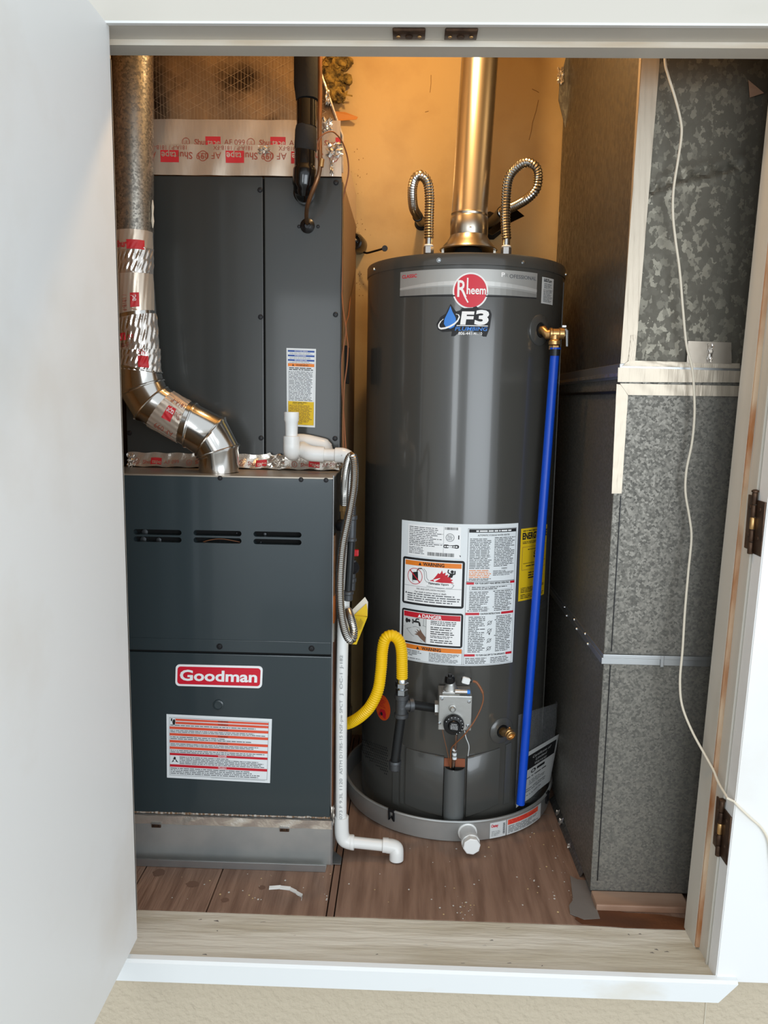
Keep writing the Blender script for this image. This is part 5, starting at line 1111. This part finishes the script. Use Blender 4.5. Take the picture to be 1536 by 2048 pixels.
# pale tapes
def tq(*c, y=DYF-.001, m='mastic_tape', nu=10, nv=14, am=.0006, name='foil_tape', lab=None, th=.0005):
    q = [PY(c[i], c[i+1], y) for i in range(0, 8, 2)]; f0 = quad(*q)
    fn = lambda u, v, h: f0(u, v, h+am*(1+math.sin(u*23+v*11)*math.sin(v*37+u*5)))
    return sheet(fn, m, th, nu, nv).build(name, du, label=lab)
MB().box((.4385, DYF+.001, 1.19), (.4400, DYF+.016, 2.38), 'mastic_tape').build('foil_tape', du, smooth=False)
tq(1288, 60, 1324, 60, 1270, 722, 1240, 733, y=DYF-.002, nv=40); tq(1262, 670, 1271, 670, 1268, 724, 1256, 728, y=DYF-.0035)
tq(1258, 721, 1480, 727, 1479, 737, 1244, 732, y=DYF-.0045, nu=30, nv=3); tq(1236, 735, 1480, 742, 1479, 765, 1235, 764, y=DYF-.0055, nu=30, nv=4)
tq(1240, 767, 1480, 772, 1478, 793, 1256, 790, y=DYF-.004, nu=30, nv=4); tq(1233, 768, 1257, 772, 1243, 987, 1223, 987, y=DYF-.003, nu=4, nv=24)
tq(1376, 682, 1462, 685, 1463, 728, 1373, 726, y=DYF-.005, m='silver_tape', nu=10, nv=6, lab='square foil patch')
crumple('crumpled_foil', du, PY(1420, 706, DYF-.0065), .011, .032, .005)
a = MB(); a.box((DXL-.0075, DYF+.0, Z2-.030), (DXL-.0035, 2.43, Z2-.024), 'black_metal'); a.box((DXL-.009, DYF, Z2+.005), (DXL-.006, 2.3, Z2+.012), 'foil_crumple'); a.build('side_seam', du, smooth=False)
# flared back piece at the top
a = MB(); a.prism(pts_y([(1133, 110, 2.40), (1119, 165, 2.40), (1117, 200, 2.40), (1134, 270, 2.40), (1150, 270, 2.40), (1150, 110, 2.40)]), (0, .003, 0), 'galv_dark'); a.build('back_flange', du, smooth=False)
crumple('crumpled_foil', du, PY(1121, 152, 2.395), .018, .04, .01)
a = MB(); a.prism(pts_y([(1497, 160, DYF-.004), (1528, 186, DYF-.004), (1500, 195, DYF-.004)]), (0, .001, 0), 'duct_wood'); a.build('torn_tape', du, smooth=False)
# wood strip and flashing at the duct foot
a = MB(); a.box((.437, 1.578, .0), (.64, 1.629, .016), 'duct_wood', bev=.003); tag(a.build('wood_strip', smooth=False), 'scuffed wooden strip along the foot of the duct', 'strip')
a = MB(); n = 26; P = [PZ(1180, 1806, .001), PZ(1250, 1826, .001), PZ(1320, 1830, .001), PZ(1371, 1838, .001), PZ(1371, 1860, .001), PZ(1250, 1856, .001), PZ(1165, 1849, .001), PZ(1150, 1838, .001)]
a.prism(P, (0, 0, .0012), 'stained_wood'); a.build('stained_patch', fl, smooth=False)
a = MB(); a.prism([PZ(*p, .0014) for p in ((1140, 1752), (1155, 1760), (1176, 1762), (1186, 1790), (1192, 1815), (1200, 1838), (1168, 1840), (1140, 1828), (1138, 1812), (1146, 1800))], (0, 0, .0016), 'cement_patch'); tag(a.build('metal_flashing', smooth=False), 'small grey patch of flashing on the floor at the duct corner', 'patch')
a = MB(); P = [(DXL-.016, 2.06, .0), (DXL-.003, 2.06, .012), (DXL-.003, 1.70, .012), (DXL-.009, 1.70, .0)]
a.add([V(p) for p in P]+[V(p)+V((.003, 0, .003)) for p in P], [(0, 1, 2, 3), (4, 7, 6, 5), (0, 4, 5, 1), (1, 5, 6, 2), (2, 6, 7, 3), (3, 7, 4, 0)], 'galv_dark'); a.build('floor_flange', du, smooth=False)
for px, py, w_, h_ in ((1129, 1643, .010, .018), (1121, 1625, .008, .014), (1137, 1690, .006, .012)): c = PZ(px, py, .012); c.x = min(c.x, DXL-.010); crumple('foil_scrap', du, c, w_, h_, .012, n=4)

# ================================================================== cord and debris
cd = [(1329, 60, 1.60), (1330, 122, 1.60), (1336, 150, 1.60), (1350, 195, 1.60), (1361, 240, 1.60), (1363, 270, 1.60), (1356, 320, 1.60), (1347, 380, 1.60), (1346, 430, 1.60), (1351, 480, 1.60), (1358, 530, 1.60), (1362, 570, 1.60), (1366, 620, 1.60), (1373, 690, 1.60), (1384, 735, 1.60), (1388, 780, 1.60), (1389, 830, 1.60), (1384, 885, 1.60), (1373, 940, 1.60), (1371, 985, 1.60), (1379, 1035, 1.60), (1383, 1075, 1.59), (1377, 1140, 1.58), (1370, 1220, 1.57), (1365, 1300, 1.56), (1360, 1360, 1.55), (1364, 1410, 1.54), (1383, 1460, 1.52), (1410, 1510, 1.49), (1440, 1562, 1.44), (1468, 1603, 1.385), (1500, 1635, 1.3785), (1522, 1655, 1.3785), (1536, 1680, 1.3785), (1541, 1715, 1.3785), (1548, 1800, 1.3785)]
ck = thing('white_cord', 'long thin off-white cord hanging in front of the duct and over the right door', 'cord', PY(1541, 1715, 1.38))
P = cr(pts_y(cd), 6)
def keep(p):
    if 1.385 < p.y < 1.534: p.x = min(p.x, jx(p.z)-.0115)
    return p
a = MB(); a.tube([keep(p) for p in P], .00235, 'cord', 10); a.build('cord', ck)
a = MB(); pts = [PZ(*p, .003) for p in ((538, 1777), (560, 1776), (580, 1779), (592, 1786), (604, 1794), (602, 1800))]
for i, (p, q) in enumerate(zip(pts, pts[1:])):
    w_ = .005; a.add([p, q, q+V((.001, w_, .004)), p+V((0, w_, .003))], [(0, 1, 2, 3)], 'scrap'); a.add([p, q, q+V((.001, 0, -.0025)), p+V((0, -.001, -.0025))], [(0, 1, 2, 3)], 'scrap')
tag(a.build('paper_scrap', smooth=False), 'small curled strip of white paper lying on the wooden floor', 'scrap')
a = MB(); rr = random.Random(21)
for q in range(130):
    if q < 40: c = PZ(rr.uniform(1060, 1180), rr.uniform(1600, 1800), .0004)
    elif q < 55: c = PZ(rr.gauss(925, 12), rr.gauss(1820, 8), .0004)
    else: c = V((rr.uniform(-.5, .42), rr.uniform(1.545, 1.70 if q % 2 else 1.85), .0004))
    if c.x > DXL-.03 or (c.x < -.13 and c.y > 1.68) or (c-V((PXc, PYc, 0))).length < PR+.01: continue
    s_ = rr.uniform(.0008, .0026); a.add([c+V((math.cos(2*PI*k/5)*s_, math.sin(2*PI*k/5)*s_*1.2, .0004+.0006*rr.random())) for k in range(5)], [tuple(range(5))], 'scrap' if q % 3 else 'plaster_patch')
o = tag(a.build('floor_debris', smooth=False), 'pale specks and crumbs scattered on the wooden closet floor', 'debris'); o['kind'] = 'stuff'
a = MB(); a.tube([PZ(1078, 1628, .0015), PZ(1098, 1629, .0015)], .0008, 'zinc', 6); tag(a.build('nail'), 'thin bright nail lying on the floor beside the drain pan', 'nail')
